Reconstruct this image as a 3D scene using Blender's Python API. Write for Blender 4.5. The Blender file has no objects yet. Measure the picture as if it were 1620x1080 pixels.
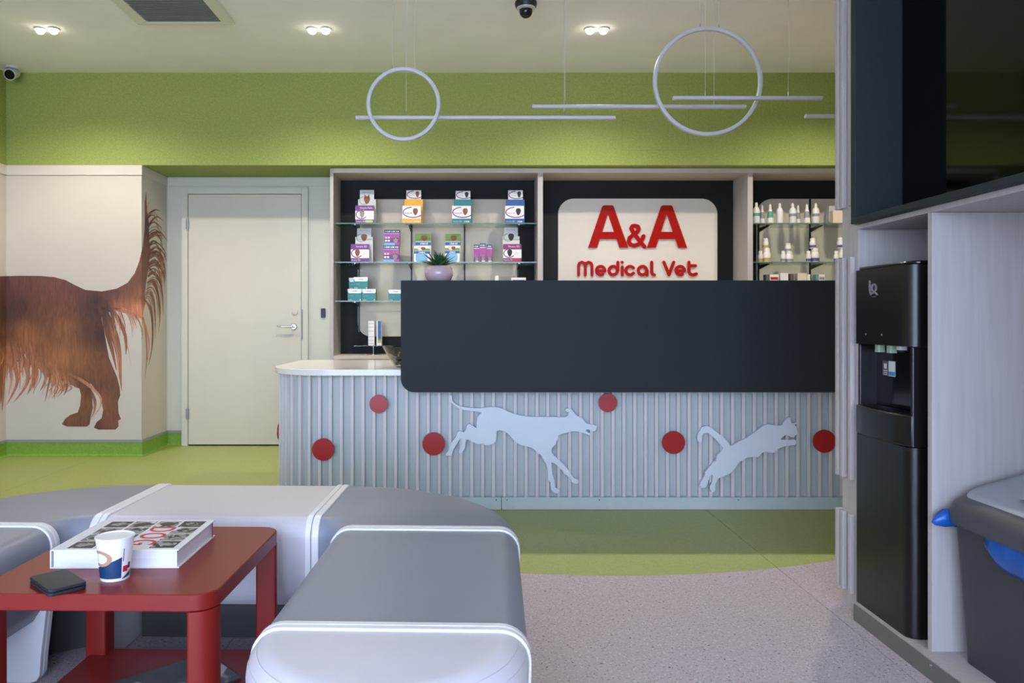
import bpy, bmesh, math, random
from mathutils import Vector, Matrix

random.seed(7)
scene = bpy.context.scene
C = scene.collection

# ------------------------------------------------------------------ camera, world, lights, exposure
F, CX, CY, HC = 1229.0, 748.0, 506.0, 1.05      # focal length and vanishing point of the 1620x1080 frame, eye height

cam_d = bpy.data.cameras.new('camera')
cam_d.sensor_width = 36.0
cam_d.lens = 36.0 * F / 1620.0
cam_d.shift_x = (810.0 - CX) / 1620.0
cam_d.shift_y = -(540.0 - CY) / 1620.0
cam_d.clip_start = 0.02
cam = bpy.data.objects.new('camera', cam_d)
C.objects.link(cam)
cam.location = (0, 0, HC)
cam.rotation_euler = (math.pi / 2, 0, 0)
scene.camera = cam

SKY = 15.5
world = bpy.data.worlds.new('overcast_sky')
scene.world = world
world.use_nodes = True
wn = world.node_tree.nodes
wn['Background'].inputs['Color'].default_value = (0.60, 0.71, 1.0, 1)
wn['Background'].inputs['Strength'].default_value = SKY

vs = scene.view_settings
vs.view_transform = 'Standard'
vs.look = 'None'
vs.gamma = 1.0
vs.exposure = -0.15
vs.use_curve_mapping = False
scene.cycles.use_denoising = True
scene.cycles.max_bounces = 10
scene.cycles.diffuse_bounces = 6
scene.cycles.transparent_max_bounces = 16
scene.cycles.caustics_reflective = False
scene.cycles.caustics_refractive = False
scene.cycles.sample_clamp_indirect = 8.0

CEIL = 2.959
WIN_X0, WIN_X1, WIN_Z0, WIN_Z1, WIN_Y = -3.3, 1.6, 0.08, 2.75, -3.0

# the shop window behind the camera: a portal that guides the sky light through it
pl = bpy.data.lights.new('window_portal', 'AREA')
pl.shape = 'RECTANGLE'
pl.size = WIN_X1 - WIN_X0
pl.size_y = WIN_Z1 - WIN_Z0
pl.cycles.is_portal = True
po = bpy.data.objects.new('window_portal', pl)
C.objects.link(po)
po.location = ((WIN_X0 + WIN_X1) / 2, WIN_Y - 0.02, (WIN_Z0 + WIN_Z1) / 2)
po.rotation_euler = (math.pi / 2, 0, 0)      # area light shines along its -Z: towards +Y
po['kind'] = 'helper'

SPOT_W = 50.0
SPOT_COL = (1.0, 0.90, 0.76)

# ------------------------------------------------------------------ helpers
def P(px, py, d):
    return Vector(((px - CX) * d / F, d, HC - (py - CY) * d / F))
def XP(px, d): return (px - CX) * d / F
def ZP(py, d): return HC - (py - CY) * d / F

def lin(c):
    return tuple(((v / 255.0) / 12.92) if v / 255.0 <= 0.04045 else (((v / 255.0) + 0.055) / 1.055) ** 2.4 for v in c)

MATS = {}
def mat(name, rgb, rough=0.5, metal=0.0, spec=0.5, var=0.0, vscale=20.0, vstretch=(1, 1, 1), bump=0.0, bscale=200.0,
        speck=None, coat=0.0, emit=None, estr=0.0, trans=0.0):
    """Principled material; var = soft colour variation, speck = [(rgb, scale, threshold)] flecks, bump = fine relief"""
    m = bpy.data.materials.new(name)
    m.use_nodes = True
    nt = m.node_tree
    b = nt.nodes['Principled BSDF']
    col = lin(rgb)
    b.inputs['Roughness'].default_value = rough
    b.inputs['Metallic'].default_value = metal
    b.inputs['Specular IOR Level'].default_value = spec
    if coat: b.inputs['Coat Weight'].default_value = coat; b.inputs['Coat Roughness'].default_value = 0.08
    if trans: b.inputs['Transmission Weight'].default_value = trans
    tc = nt.nodes.new('ShaderNodeTexCoord')
    mp = nt.nodes.new('ShaderNodeMapping')
    mp.inputs['Scale'].default_value = vstretch
    nt.links.new(tc.outputs['Object'], mp.inputs['Vector'])
    nz = nt.nodes.new('ShaderNodeTexNoise')
    nz.inputs['Scale'].default_value = vscale
    nz.inputs['Detail'].default_value = 4.0
    nt.links.new(mp.outputs['Vector'], nz.inputs['Vector'])
    rp = nt.nodes.new('ShaderNodeValToRGB')
    v = max(var, 0.01)
    rp.color_ramp.elements[0].position = 0.3
    rp.color_ramp.elements[1].position = 0.7
    rp.color_ramp.elements[0].color = tuple(max(0, x * (1 - v)) for x in col) + (1,)
    rp.color_ramp.elements[1].color = tuple(min(1, x * (1 + v)) for x in col) + (1,)
    nt.links.new(nz.outputs['Fac'], rp.inputs['Fac'])
    out = rp.outputs['Color']
    for (srgb, sscale, th) in (speck or []):
        n2 = nt.nodes.new('ShaderNodeTexNoise')
        n2.inputs['Scale'].default_value = sscale
        n2.inputs['Detail'].default_value = 1.0
        nt.links.new(tc.outputs['Object'], n2.inputs['Vector'])
        r2 = nt.nodes.new('ShaderNodeValToRGB')
        r2.color_ramp.elements[0].position = th
        r2.color_ramp.elements[1].position = min(1.0, th + 0.05)
        nt.links.new(n2.outputs['Fac'], r2.inputs['Fac'])
        mx = nt.nodes.new('ShaderNodeMixRGB')
        nt.links.new(r2.outputs['Color'], mx.inputs['Fac'])
        nt.links.new(out, mx.inputs['Color1'])
        mx.inputs['Color2'].default_value = lin(srgb) + (1,)
        out = mx.outputs['Color']
    nt.links.new(out, b.inputs['Base Color'])
    if bump:
        n3 = nt.nodes.new('ShaderNodeTexNoise')
        n3.inputs['Scale'].default_value = bscale
        nt.links.new(mp.outputs['Vector'], n3.inputs['Vector'])
        bp = nt.nodes.new('ShaderNodeBump')
        bp.inputs['Strength'].default_value = bump
        bp.inputs['Distance'].default_value = 0.002
        nt.links.new(n3.outputs['Fac'], bp.inputs['Height'])
        nt.links.new(bp.outputs['Normal'], b.inputs['Normal'])
    if emit:
        b.inputs['Emission Color'].default_value = lin(emit) + (1,)
        b.inputs['Emission Strength'].default_value = estr
    MATS[name] = m
    return m

def thin_glass(name, tint, rough=0.02, ior=1.5):
    m = bpy.data.materials.new(name)
    m.use_nodes = True
    nt = m.node_tree
    nt.nodes.remove(nt.nodes['Principled BSDF'])
    o = nt.nodes['Material Output']
    t = nt.nodes.new('ShaderNodeBsdfTransparent'); t.inputs['Color'].default_value = lin(tint) + (1,)
    g = nt.nodes.new('ShaderNodeBsdfGlossy'); g.inputs['Roughness'].default_value = rough
    lw = nt.nodes.new('ShaderNodeLayerWeight'); lw.inputs['Blend'].default_value = 0.5
    pw = nt.nodes.new('ShaderNodeMath'); pw.operation = 'POWER'; pw.inputs[1].default_value = 5.0
    fr = nt.nodes.new('ShaderNodeMath'); fr.operation = 'MULTIPLY_ADD'; fr.inputs[1].default_value = 0.8; fr.inputs[2].default_value = 0.04
    nt.links.new(lw.outputs['Facing'], pw.inputs[0]); nt.links.new(pw.outputs[0], fr.inputs[0])
    mx = nt.nodes.new('ShaderNodeMixShader')
    nt.links.new(fr.outputs[0], mx.inputs['Fac'])
    nt.links.new(t.outputs['BSDF'], mx.inputs[1])
    nt.links.new(g.outputs['BSDF'], mx.inputs[2])
    nt.links.new(mx.outputs['Shader'], o.inputs['Surface'])
    MATS[name] = m
    return m

M = MATS
mat('wall_white', (200, 191, 180), 0.6, var=0.02, vscale=3, bump=0.15, bscale=400)
mat('trim_white', (206, 199, 190), 0.45, var=0.01, vscale=5)
mat('green_wall', (148, 160, 82), 0.75, var=0.09, vscale=60, speck=[((122, 138, 66), 170, 0.60), ((170, 184, 106), 150, 0.64)])
mat('ceiling_paint', (240, 239, 236), 0.9, var=0.02, vscale=4)
mat('vinyl_green', (164, 174, 98), 0.42, var=0.05, vscale=40, speck=[((128, 146, 60), 160, 0.62), ((186, 196, 120), 140, 0.66)])
mat('cove_green', (120, 158, 52), 0.5, var=0.10, vscale=60, speck=[((100, 138, 40), 160, 0.60)])
mat('terrazzo', (188, 176, 182), 0.38, var=0.04, vscale=30, speck=[((140, 130, 135), 120, 0.615), ((214, 206, 210), 105, 0.62), ((88, 84, 90), 70, 0.685)])
mat('floor_base', (96, 96, 84), 0.7, var=0.03)
mat('strip_grey', (140, 142, 146), 0.5, var=0.02)
mat('door_white', (206, 200, 186), 0.42, var=0.015, vscale=6)
mat('frame_white', (204, 203, 190), 0.45, var=0.01)
mat('wood_light', (182, 176, 174), 0.5, var=0.07, vscale=9, vstretch=(7, 7, 0.35), bump=0.12, bscale=60)
mat('wood_light_h', (204, 192, 180), 0.5, var=0.07, vscale=9, vstretch=(0.35, 7, 7), bump=0.12, bscale=60)
mat('charcoal', (30, 33, 35), 0.6, spec=0.2, var=0.05, vscale=60)
mat('panel_grey', (214, 202, 186), 0.55, var=0.03, vscale=5)
mat('sign_white', (222, 214, 202), 0.5, var=0.01)
mat('slate', (36, 42, 47), 0.6, spec=0.25, var=0.05, vscale=70, bump=0.06, bscale=500)
mat('slate_unit', (34, 44, 49), 0.55, spec=0.3, var=0.05, vscale=70)
mat('slat_white', (210, 206, 208), 0.5, var=0.06, vscale=10, vstretch=(6, 6, 0.4))
mat('slat_back', (180, 190, 190), 0.5, var=0.04, vscale=10, vstretch=(6, 6, 0.4))
mat('plinth', (190, 202, 206), 0.4, var=0.02)
mat('solid_white', (236, 233, 230), 0.22, var=0.01, coat=0.3)
mat('cut_white', (214, 222, 232), 0.5, var=0.01)
mat('disc_red', (166, 18, 20), 0.32, var=0.02)
mat('letter_red', (176, 22, 18), 0.12, var=0.02, coat=0.6)
mat('table_red', (130, 32, 26), 0.38, spec=0.38, var=0.03, vscale=12, bump=0.04, bscale=300)
mat('vinyl_grey', (138, 144, 158), 0.42, var=0.02, vscale=8, bump=0.08, bscale=700)
mat('vinyl_light', (210, 208, 214), 0.42, var=0.015, vscale=8, bump=0.08, bscale=700)
mat('band_white', (238, 238, 240), 0.35, var=0.01)
mat('lamp_white', (196, 196, 198), 0.35, var=0.01)
mat('cable', (190, 190, 186), 0.4, var=0.01)
mat('grille_frame', (218, 217, 203), 0.5, var=0.01)
mat('grille_slat', (176, 178, 172), 0.5, var=0.02)
mat('grille_dark', (60, 64, 62), 0.8, var=0.02)
mat('black_plastic', (20, 20, 23), 0.4, var=0.03)
mat('black_gloss', (9, 10, 12), 0.12, var=0.02)
mat('cooler_black', (12, 13, 14), 0.32, var=0.03)
mat('cooler_side', (14, 15, 17), 0.35, var=0.03)
mat('screen', (4, 4, 5), 0.05, spec=0.22, var=0.01)
mat('chrome', (205, 208, 212), 0.14, 1.0, var=0.01)
mat('steel', (168, 168, 164), 0.35, 1.0, var=0.05, vscale=30)
mat('kick_metal', (128, 128, 126), 0.38, 0.6, var=0.03, vscale=20)
mat('rail_dark', (46, 48, 50), 0.4, 0.6, var=0.02)
mat('bin_grey', (58, 60, 66), 0.5, var=0.03, bump=0.1, bscale=500)
mat('bin_lid_dark', (74, 75, 80), 0.45, var=0.03, bump=0.1, bscale=500)
mat('bin_lid', (160, 164, 172), 0.4, var=0.02)
mat('bag_blue', (16, 86, 172), 0.3, var=0.12, vscale=25, bump=0.6, bscale=40)
mat('paper_white', (234, 233, 236), 0.6, var=0.01)
mat('page_white', (226, 228, 238), 0.7, var=0.04, vscale=6, vstretch=(0.3, 0.3, 60))
mat('print_black', (36, 36, 37), 0.5, var=0.75, vscale=28, speck=[((170, 170, 168), 45, 0.60)])
mat('print_grey', (150, 150, 150), 0.5, var=0.35, vscale=30, speck=[((54, 52, 50), 40, 0.55), ((224, 224, 224), 35, 0.62)])
mat('print_red', (196, 40, 52), 0.5, var=0.02)
mat('print_magenta', (176, 60, 120), 0.5, var=0.02)
mat('cup_white', (240, 239, 240), 0.45, var=0.01)
mat('cup_blue', (24, 62, 104), 0.45, var=0.03)
mat('cup_tan', (190, 150, 118), 0.45, var=0.05)
mat('wallet', (30, 34, 42), 0.55, var=0.08, vscale=60, bump=0.2, bscale=300)
mat('magazine', (52, 56, 56), 0.3, var=0.6, vscale=9, speck=[((190, 188, 178), 12, 0.64)])
mat('pot_pink', (206, 180, 184), 0.12, var=0.03, vscale=10, coat=0.5)
mat('leaf_green', (44, 78, 46), 0.4, var=0.25, vscale=40)
mat('leaf_light', (76, 112, 58), 0.4, var=0.2, vscale=40)
mat('soil', (60, 48, 40), 0.9, var=0.2)
mat('box_white', (232, 230, 230), 0.45, var=0.01)
mat('box_silver', (198, 200, 198), 0.4, var=0.02)
mat('box_purple', (112, 44, 122), 0.4, var=0.05)
mat('box_plum', (124, 28, 84), 0.4, var=0.05)
mat('box_magenta', (164, 62, 148), 0.4, var=0.12, vscale=30)
mat('box_yellow', (236, 172, 20), 0.4, var=0.04)
mat('box_teal', (28, 126, 128), 0.4, var=0.05)
mat('box_blue', (30, 84, 150), 0.4, var=0.05)
mat('box_sky', (120, 176, 214), 0.4, var=0.05)
mat('box_navy', (34, 40, 92), 0.4, var=0.03)
mat('box_red', (190, 34, 44), 0.4, var=0.03)
mat('box_lime', (176, 206, 120), 0.4, var=0.03)
mat('box_grass', (118, 148, 60), 0.5, var=0.25, vscale=90)
mat('box_cream', (226, 210, 190), 0.5, var=0.03)
mat('box_dark', (96, 92, 88), 0.5, var=0.05)
mat('fur_brown', (128, 84, 56), 0.6, var=0.25, vscale=90)
mat('fur_dark', (44, 38, 38), 0.6, var=0.3, vscale=90)
mat('fur_grey', (150, 140, 132), 0.6, var=0.25, vscale=90)
mat('bottle_white', (232, 228, 222), 0.35, var=0.01)
mat('label_gold', (196, 164, 104), 0.4, var=0.05)
mat('label_violet', (96, 90, 150), 0.4, var=0.05)
mat('label_green', (90, 160, 140), 0.4, var=0.05)
mat('label_grey', (150, 150, 156), 0.4, var=0.05)
mat('kibble', (104, 76, 58), 0.6, var=0.35, vscale=50)
mat('wrapper_grey', (150, 160, 168), 0.3, var=0.3, vscale=30)
mat('wrapper_dark', (50, 48, 56), 0.3, var=0.3, vscale=30)
mat('lamp_lens', (255, 250, 240), 0.4, emit=(255, 244, 224), estr=18.0)
mat('blue_led', (70, 80, 255), 0.4, emit=(84, 84, 255), estr=1.6)
mat('tap_green', (170, 196, 170), 0.3, var=0.02)
mat('logo_grey', (150, 152, 156), 0.3, 0.3, var=0.02)
mat('sticker_blue', (60, 150, 210), 0.4, var=0.02)
mat('sticker_white', (222, 226, 230), 0.4, var=0.02)
mat('bench_light_block', (58, 58, 56), 0.7, var=0.03)  # dark tone for the added blocks, standing in for shade under the bench
mat('stitch', (196, 195, 200), 0.6, var=0.02)
mat('window_frame', (70, 74, 78), 0.4, var=0.02)
mat('concrete_out', (222, 218, 210), 0.9, var=0.1)
thin_glass('glass_clear', (236, 246, 242))
thin_glass('glass_window', (250, 252, 252))
thin_glass('glass_bowl', (232, 232, 226), ior=1.45)
mat('glass_edge', (92, 148, 132), 0.15, var=0.05, trans=0.3)

class MB:
    def __init__(self): self.v = []; self.f = []
    def add(self, vs, fs):
        n = len(self.v); self.v += [tuple(q) for q in vs]; self.f += [tuple(i + n for i in f) for f in fs]; return self
    def box(self, x0, x1, y0, y1, z0, z1):
        return self.add([(x0, y0, z0), (x1, y0, z0), (x1, y1, z0), (x0, y1, z0), (x0, y0, z1), (x1, y0, z1), (x1, y1, z1), (x0, y1, z1)],
                        [(3, 2, 1, 0), (4, 5, 6, 7), (0, 1, 5, 4), (1, 2, 6, 5), (2, 3, 7, 6), (3, 0, 4, 7)])
    def prism(self, pts, axis, a0, a1):
        """pts 2D polygon; axis 'z': (x,y), 'y': (x,z), 'x': (y,z)"""
        def w(p, a):
            return (p[0], p[1], a) if axis == 'z' else ((p[0], a, p[1]) if axis == 'y' else (a, p[0], p[1]))
        n = len(pts)
        vs = [w(p, a0) for p in pts] + [w(p, a1) for p in pts]
        fs = [tuple(range(n - 1, -1, -1)), tuple(range(n, 2 * n))] + [(i, (i + 1) % n, n + (i + 1) % n, n + i) for i in range(n)]
        return self.add(vs, fs)
    def loft(self, rings, closed=True, cap=True):
        n = len(rings[0]); vs = [q for r in rings for q in r]; fs = []
        for k in range(len(rings) - 1):
            for i in range(n if closed else n - 1):
                j = (i + 1) % n
                fs.append((k * n + i, k * n + j, (k + 1) * n + j, (k + 1) * n + i))
        if cap and closed:
            fs.append(tuple(range(n - 1, -1, -1))); m = (len(rings) - 1) * n; fs.append(tuple(range(m, m + n)))
        return self.add(vs, fs)
    def tube(self, pts, r, n=8, closed=False):
        pts = [Vector(p) for p in pts]; rings = []; m = len(pts)
        up = None
        for i, p in enumerate(pts):
            a = pts[(i - 1) % m] if (closed or i > 0) else p
            b = pts[(i + 1) % m] if (closed or i < m - 1) else p
            t = (b - a).normalized()
            if up is None:
                up = Vector((0, 0, 1)) if abs(t.z) < 0.9 else Vector((0, 1, 0))
            s = t.cross(up)
            if s.length < 1e-5: s = t.cross(Vector((1, 0, 0)))
            s.normalize(); u = s.cross(t).normalized(); up = u
            rr = r[i] if isinstance(r, (list, tuple)) else r
            rings.append([p + s * math.cos(2 * math.pi * k / n) * rr + u * math.sin(2 * math.pi * k / n) * rr for k in range(n)])
        if closed:
            rings.append(rings[0])
            return self.loft(rings, True, False)
        return self.loft(rings)
    def lathe(self, prof, c=(0, 0, 0), n=24, axis='z'):
        rings = []
        for (r, h) in prof:
            ring = []
            for k in range(n):
                a = 2 * math.pi * k / n
                x, y = r * math.cos(a), r * math.sin(a)
                q = {'z': (x, y, h), 'y': (x, h, y), 'x': (h, x, y)}[axis]
                ring.append((c[0] + q[0], c[1] + q[1], c[2] + q[2]))
            rings.append(ring)
        return self.loft(rings)
    def disc(self, c, r, t, axis='y', n=32):
        return self.lathe([(r, 0), (r, t)], c, n, axis)
    def build(self, name, m, parent=None, smooth=False, bevel=0.0, seg=2, loc=None, angle=40):
        me = bpy.data.meshes.new(name)
        me.from_pydata(self.v, [], self.f)
        bm = bmesh.new(); bm.from_mesh(me)
        bmesh.ops.recalc_face_normals(bm, faces=bm.faces)
        bm.to_mesh(me); bm.free()
        me.materials.append(M[m] if isinstance(m, str) else m)
        o = bpy.data.objects.new(name, me)
        C.objects.link(o)
        if parent is not None: o.parent = parent
        if loc: o.location = loc
        if smooth:
            me.polygons.foreach_set('use_smooth', [True] * len(me.polygons))
            me.set_sharp_from_angle(angle=math.radians(angle))
        if bevel:
            b = o.modifiers.new('bevel', 'BEVEL'); b.width = bevel; b.segments = seg; b.limit_method = 'ANGLE'; b.angle_limit = math.radians(50)
        return o

def tag(o, label, cat, group=None, kind=None):
    o['label'] = label; o['category'] = cat
    if group: o['group'] = group
    if kind: o['kind'] = kind
    return o
def struct(o, label=None):
    o['kind'] = 'structure'
    if label: o['label'] = label
    return o
def thing(name, loc, label, cat, group=None, rz=0.0):
    e = bpy.data.objects.new(name, None); C.objects.link(e)
    e.location = loc; e.rotation_euler = (0, 0, rz); e.empty_display_size = 0.1
    return tag(e, label, cat, group)
def share(src, name, parent, loc=(0, 0, 0), rot=None, scale=None):
    o = src.copy(); o.name = name; C.objects.link(o); o.parent = parent; o.location = loc
    if rot is not None: o.rotation_euler = rot
    if scale is not None: o.scale = scale
    return o

def arc(cx, cy, r, a0, a1, n):
    return [(cx + r * math.cos(math.radians(a0 + (a1 - a0) * i / n)), cy + r * math.sin(math.radians(a0 + (a1 - a0) * i / n))) for i in range(n + 1)]
def rrect(x0, x1, y0, y1, r, n=8):
    """rounded rectangle; r = radius or (lower-left, lower-right, upper-right, upper-left)"""
    rs = r if isinstance(r, (tuple, list)) else (r,) * 4
    cs = [(x0, y0, 1, 1, 180), (x1, y0, -1, 1, 270), (x1, y1, -1, -1, 0), (x0, y1, 1, -1, 90)]
    pts = []
    for (x, y, sx, sy, a), q in zip(cs, rs):
        if q <= 0: pts.append((x, y))
        else: pts += arc(x + sx * q, y + sy * q, q, a, a + 90, n)
    return pts

def stroke_mesh(mb, lines, w, to3, t, nd=10):
    """flat letter strokes with round ends: lines are 2D polylines, to3(x, y, k) maps to space with k = 0 back / 1 front"""
    cnt = [0]
    def slab(pts):
        n = len(pts); cnt[0] += 1; f = 1.0 - 0.004 * (cnt[0] % 60)
        mb.add([to3(p[0], p[1], 0) for p in pts] + [to3(p[0], p[1], f) for p in pts],
               [tuple(range(n - 1, -1, -1)), tuple(range(n, 2 * n))] + [(i, (i + 1) % n, n + (i + 1) % n, n + i) for i in range(n)])
    for ln in lines:
        for p in ln:
            slab(arc(p[0], p[1], w / 2, 0, 360 - 360 / nd, nd - 1))
        for a, b in zip(ln[:-1], ln[1:]):
            dx, dy = b[0] - a[0], b[1] - a[1]; L = math.hypot(dx, dy)
            if L < 1e-9: continue
            nx, ny = -dy / L * w / 2, dx / L * w / 2
            slab([(a[0] + nx, a[1] + ny), (b[0] + nx, b[1] + ny), (b[0] - nx, b[1] - ny), (a[0] - nx, a[1] - ny)])

def text_mesh(name, body, size, m, parent, loc, rot, thick=0.0004, sx=1.0):
    cu = bpy.data.curves.new(name, 'FONT')
    cu.body = body; cu.size = size; cu.align_x = 'CENTER'; cu.align_y = 'CENTER'; cu.extrude = thick; cu.resolution_u = 3
    t = bpy.data.objects.new(name + '_curve', cu); C.objects.link(t)
    dg = bpy.context.evaluated_depsgraph_get()
    me = bpy.data.meshes.new_from_object(t.evaluated_get(dg))
    bpy.data.objects.remove(t); bpy.data.curves.remove(cu)
    me.name = name; me.materials.clear(); me.materials.append(M[m])
    o = bpy.data.objects.new(name, me); C.objects.link(o); o.parent = parent
    o.location = loc; o.rotation_euler = rot; o.scale = (sx, 1, 1)
    return o
FACE_CAM = (math.pi / 2, 0, 0)

# ------------------------------------------------------------------ the room
XL, XR, YB, YF, YW, ZS = -3.603, 3.90, 6.50, 6.00, -3.0, 2.245     # left, right, back wall, soffit/pillar face, window wall, soffit height
XP1 = -2.558                                                       # right edge of the white pillar

struct(MB().box(XL - 0.1, XR + 0.1, YW - 0.1, YB + 0.1, -0.06, -0.003).build('floor', 'floor_base'))
floor = bpy.data.objects['floor']
def floor_edge(x):                                                  # curved joint between green and grey vinyl
    if x >= 0.2: return 5.59 - math.sqrt(max(0.01, 2.4 ** 2 - min(2.3, x - 0.6) ** 2)) if x < 2.6 else 4.2
    return 3.22 + 0.05 * (0.2 - x) - 0.012 * (0.2 - x) ** 2
seams = [XL, -2.87, -0.79, 1.29, 3.37, XR]
for a, b in zip(seams[:-1], seams[1:]):
    a += 0.0012; b -= 0.0012
    xs = [a + (b - a) * i / 24 for i in range(25)]
    MB().prism([(x, floor_edge(x)) for x in xs] + [(b, YB), (a, YB)], 'z', -0.004, 0.0).build('vinyl_sheet', 'vinyl_green', floor)
    MB().prism([(a, YW), (b, YW)] + [(x, floor_edge(x)) for x in reversed(xs)], 'z', -0.004, 0.0).build('vinyl_sheet', 'terrazzo', floor)

struct(MB().box(XL - 0.1, XR + 0.1, YW - 0.1, YB + 0.1, CEIL, CEIL + 0.1).build('ceiling', 'ceiling_paint'))
struct(MB().box(XL, XR, YB, YB + 0.1, 0, ZS).build('wall_back', 'frame_white'))
struct(MB().box(XL, XR, YF, YB + 0.1, ZS, CEIL).build('wall_back_soffit', 'green_wall'))
# faint access-hatch joint in the green wall
hx0, hx1, hz0, hz1 = XP(984, YF), XP(1089, YF), ZP(238, YF), ZP(134, YF)
hb = MB()
for q in ((hx0, hx0 + .003, hz0, hz1), (hx1, hx1 + .003, hz0, hz1), (hx0, hx1, hz0, hz0 + .003), (hx0, hx1, hz1, hz1 + .003)):
    hb.box(q[0], q[1], YF - 0.0006, YF, q[2], q[3])
mat('hatch_joint', (130, 143, 70), 0.8, var=0.05)
hb.build('hatch_joint', 'hatch_joint', bpy.data.objects['wall_back_soffit'])
struct(MB().box(XL, XP1, YF, YB, 0, ZS).build('wall_pillar', 'wall_white'))
struct(MB().box(XL - 0.1, XL, YW, YB, 0, ZS).build('wall_left', 'wall_white'))
MB().box(XL - 0.1, XL, YW, YB, ZS, CEIL).build('upper_band', 'green_wall', bpy.data.objects['wall_left'])
struct(MB().box(XR, XR + 0.1, 2.8, YB, 0, CEIL).build('wall_right', 'wall_white'))
struct(MB().box(1.96, XR, 2.80, 2.885, 0, CEIL).build('wall_return', 'wall_white'))
struct(MB().box(1.96, 2.06, YW, 2.80, 0, CEIL).build('wall_partition', 'wall_white'))
wf = MB()
wf.box(XL, WIN_X0, YW - 0.1, YW, 0, CEIL); wf.box(WIN_X1, 2.06, YW - 0.1, YW, 0, CEIL)
wf.box(WIN_X0, WIN_X1, YW - 0.1, YW, 0, WIN_Z0); wf.box(WIN_X0, WIN_X1, YW - 0.1, YW, WIN_Z1, CEIL)
struct(wf.build('wall_front', 'wall_white'))
w1 = MB()
w1.box(WIN_X0, WIN_X1, YW - 0.08, YW - 0.03, WIN_Z0, WIN_Z0 + 0.05); w1.box(WIN_X0, WIN_X1, YW - 0.08, YW - 0.03, WIN_Z1 - 0.05, WIN_Z1)
for i in range(5):
    x = WIN_X0 + (WIN_X1 - WIN_X0 - 0.05) * i / 4
    w1.box(x, x + 0.05, YW - 0.08, YW - 0.03, WIN_Z0, WIN_Z1)
win = struct(w1.build('window_1', 'window_frame'))
for i in range(4):
    x0 = WIN_X0 + 0.05 + (WIN_X1 - WIN_X0 - 0.05) * i / 4; x1 = WIN_X0 + (WIN_X1 - WIN_X0 - 0.05) * (i + 1) / 4
    MB().box(x0, x1, YW - 0.058, YW - 0.054, WIN_Z0 + 0.05, WIN_Z1 - 0.05).build('pane', 'glass_window', win)
struct(MB().box(-12, 12, -14, YW - 0.12, -0.1, -0.05).build('ground', 'concrete_out'))

# top trim of the white cladding, coved green skirting with grey cap strip
tr = MB(); tr.prism([(XL, ZS - 0.078), (XP1 + 0.006, ZS - 0.078), (XP1 + 0.006, ZS - 0.001), (XL, ZS - 0.001)], 'y', YF - 0.009, YF)
tr.box(XP1, XP1 + 0.006, YF, YB - 0.001, ZS - 0.078, ZS - 0.001)
tr.box(XL, XL + 0.009, YW, YF, ZS - 0.078, ZS - 0.001)
struct(tr.build('trim_1', 'trim_white', bevel=0.003))
tr = MB(); tr.box(XP1 + 0.006, XP(527, 6.47), YB - 0.008, YB, ZS - 0.078, ZS - 0.001)
struct(tr.build('trim_2', 'frame_white', bevel=0.003))
def skirting(name, path):
    """path of floor points, room side on the right; coved green upstand with a grey strip on top"""
    pts = [Vector((p[0], p[1], 0)) for p in path]
    prof = [(0.030, 0.0005), (0.016, 0.004), (0.009, 0.014), (0.006, 0.03), (0.006, 0.105)]
    cap = [(0.0085, 0.105), (0.0085, 0.125), (0.0, 0.127)]
    def off(k, d):
        ns = []
        if k > 0: t = (pts[k] - pts[k - 1]).normalized(); ns.append(Vector((t.y, -t.x, 0)))
        if k < len(pts) - 1: t = (pts[k + 1] - pts[k]).normalized(); ns.append(Vector((t.y, -t.x, 0)))
        if len(ns) == 1: return pts[k] + ns[0] * d
        m = (ns[0] + ns[1]); m = m / m.length; return pts[k] + m * d / m.dot(ns[0])
    g = MB()
    g.loft([[off(k, d) + Vector((0, 0, z)) for d, z in prof] for k in range(len(pts))], closed=False, cap=False)
    o = struct(g.build(name, 'cove_green', smooth=True, angle=60))
    c = MB(); c.loft([[off(k, d) + Vector((0, 0, z)) for d, z in [(0, 0.105)] + cap] for k in range(len(pts))], closed=False, cap=False)
    c.build('cap_strip', 'strip_grey', o)
skirting('baseboard_left', [(XL, YW), (XL, YF), (XP1, YF), (XP1, YB), (XP(289, YB), YB)])

# ------------------------------------------------------------------ door
dx0, dx1, dz1, yd = XP(298, 6.48), XP(476.5, 6.48), ZP(307.5, 6.48), 6.478
fr = MB()
fx0, fx1, fz1 = XP(287.5, 6.48), XP(487.5, 6.48), ZP(297, 6.48)
fr.box(fx0, dx0 - 0.004, yd - 0.006, YB, 0, fz1); fr.box(dx1 + 0.004, fx1, yd - 0.006, YB, 0, fz1); fr.box(dx0 - 0.004, dx1 + 0.004, yd - 0.006, YB, dz1 + 0.004, fz1)
struct(fr.build('door_frame', 'frame_white', bevel=0.002))
mat('gap_dark', (50, 52, 48), 0.8, var=0.02)
door = struct(MB().box(dx0, dx1, yd, YB - 0.004, 0.012, dz1).build('door_1', 'door_white', bevel=0.002))
MB().box(dx0 - 0.004, dx1 + 0.004, YB - 0.004, YB - 0.001, 0.0, dz1 + 0.004).build('shadow_gap', 'gap_dark', door)
for zc in (ZP(355, 6.48), ZP(654, 6.48)):
    h = MB(); h.tube([(dx0 - 0.004, yd - 0.008, zc - 0.05), (dx0 - 0.004, yd - 0.008, zc + 0.05)], 0.008, 10)
    h.box(dx0 - 0.02, dx0 + 0.01, yd - 0.008, yd - 0.004, zc - 0.04, zc + 0.04)
    h.build('hinge', 'steel', door, smooth=True)
hz, hxc = ZP(516.5, 6.47), XP(464.5, 6.47)
hd = MB(); hd.lathe([(0.026, yd), (0.026, yd - 0.008), (0.022, yd - 0.012), (0.0, yd - 0.012)], (hxc, 0, hz), 24, 'y')
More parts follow.
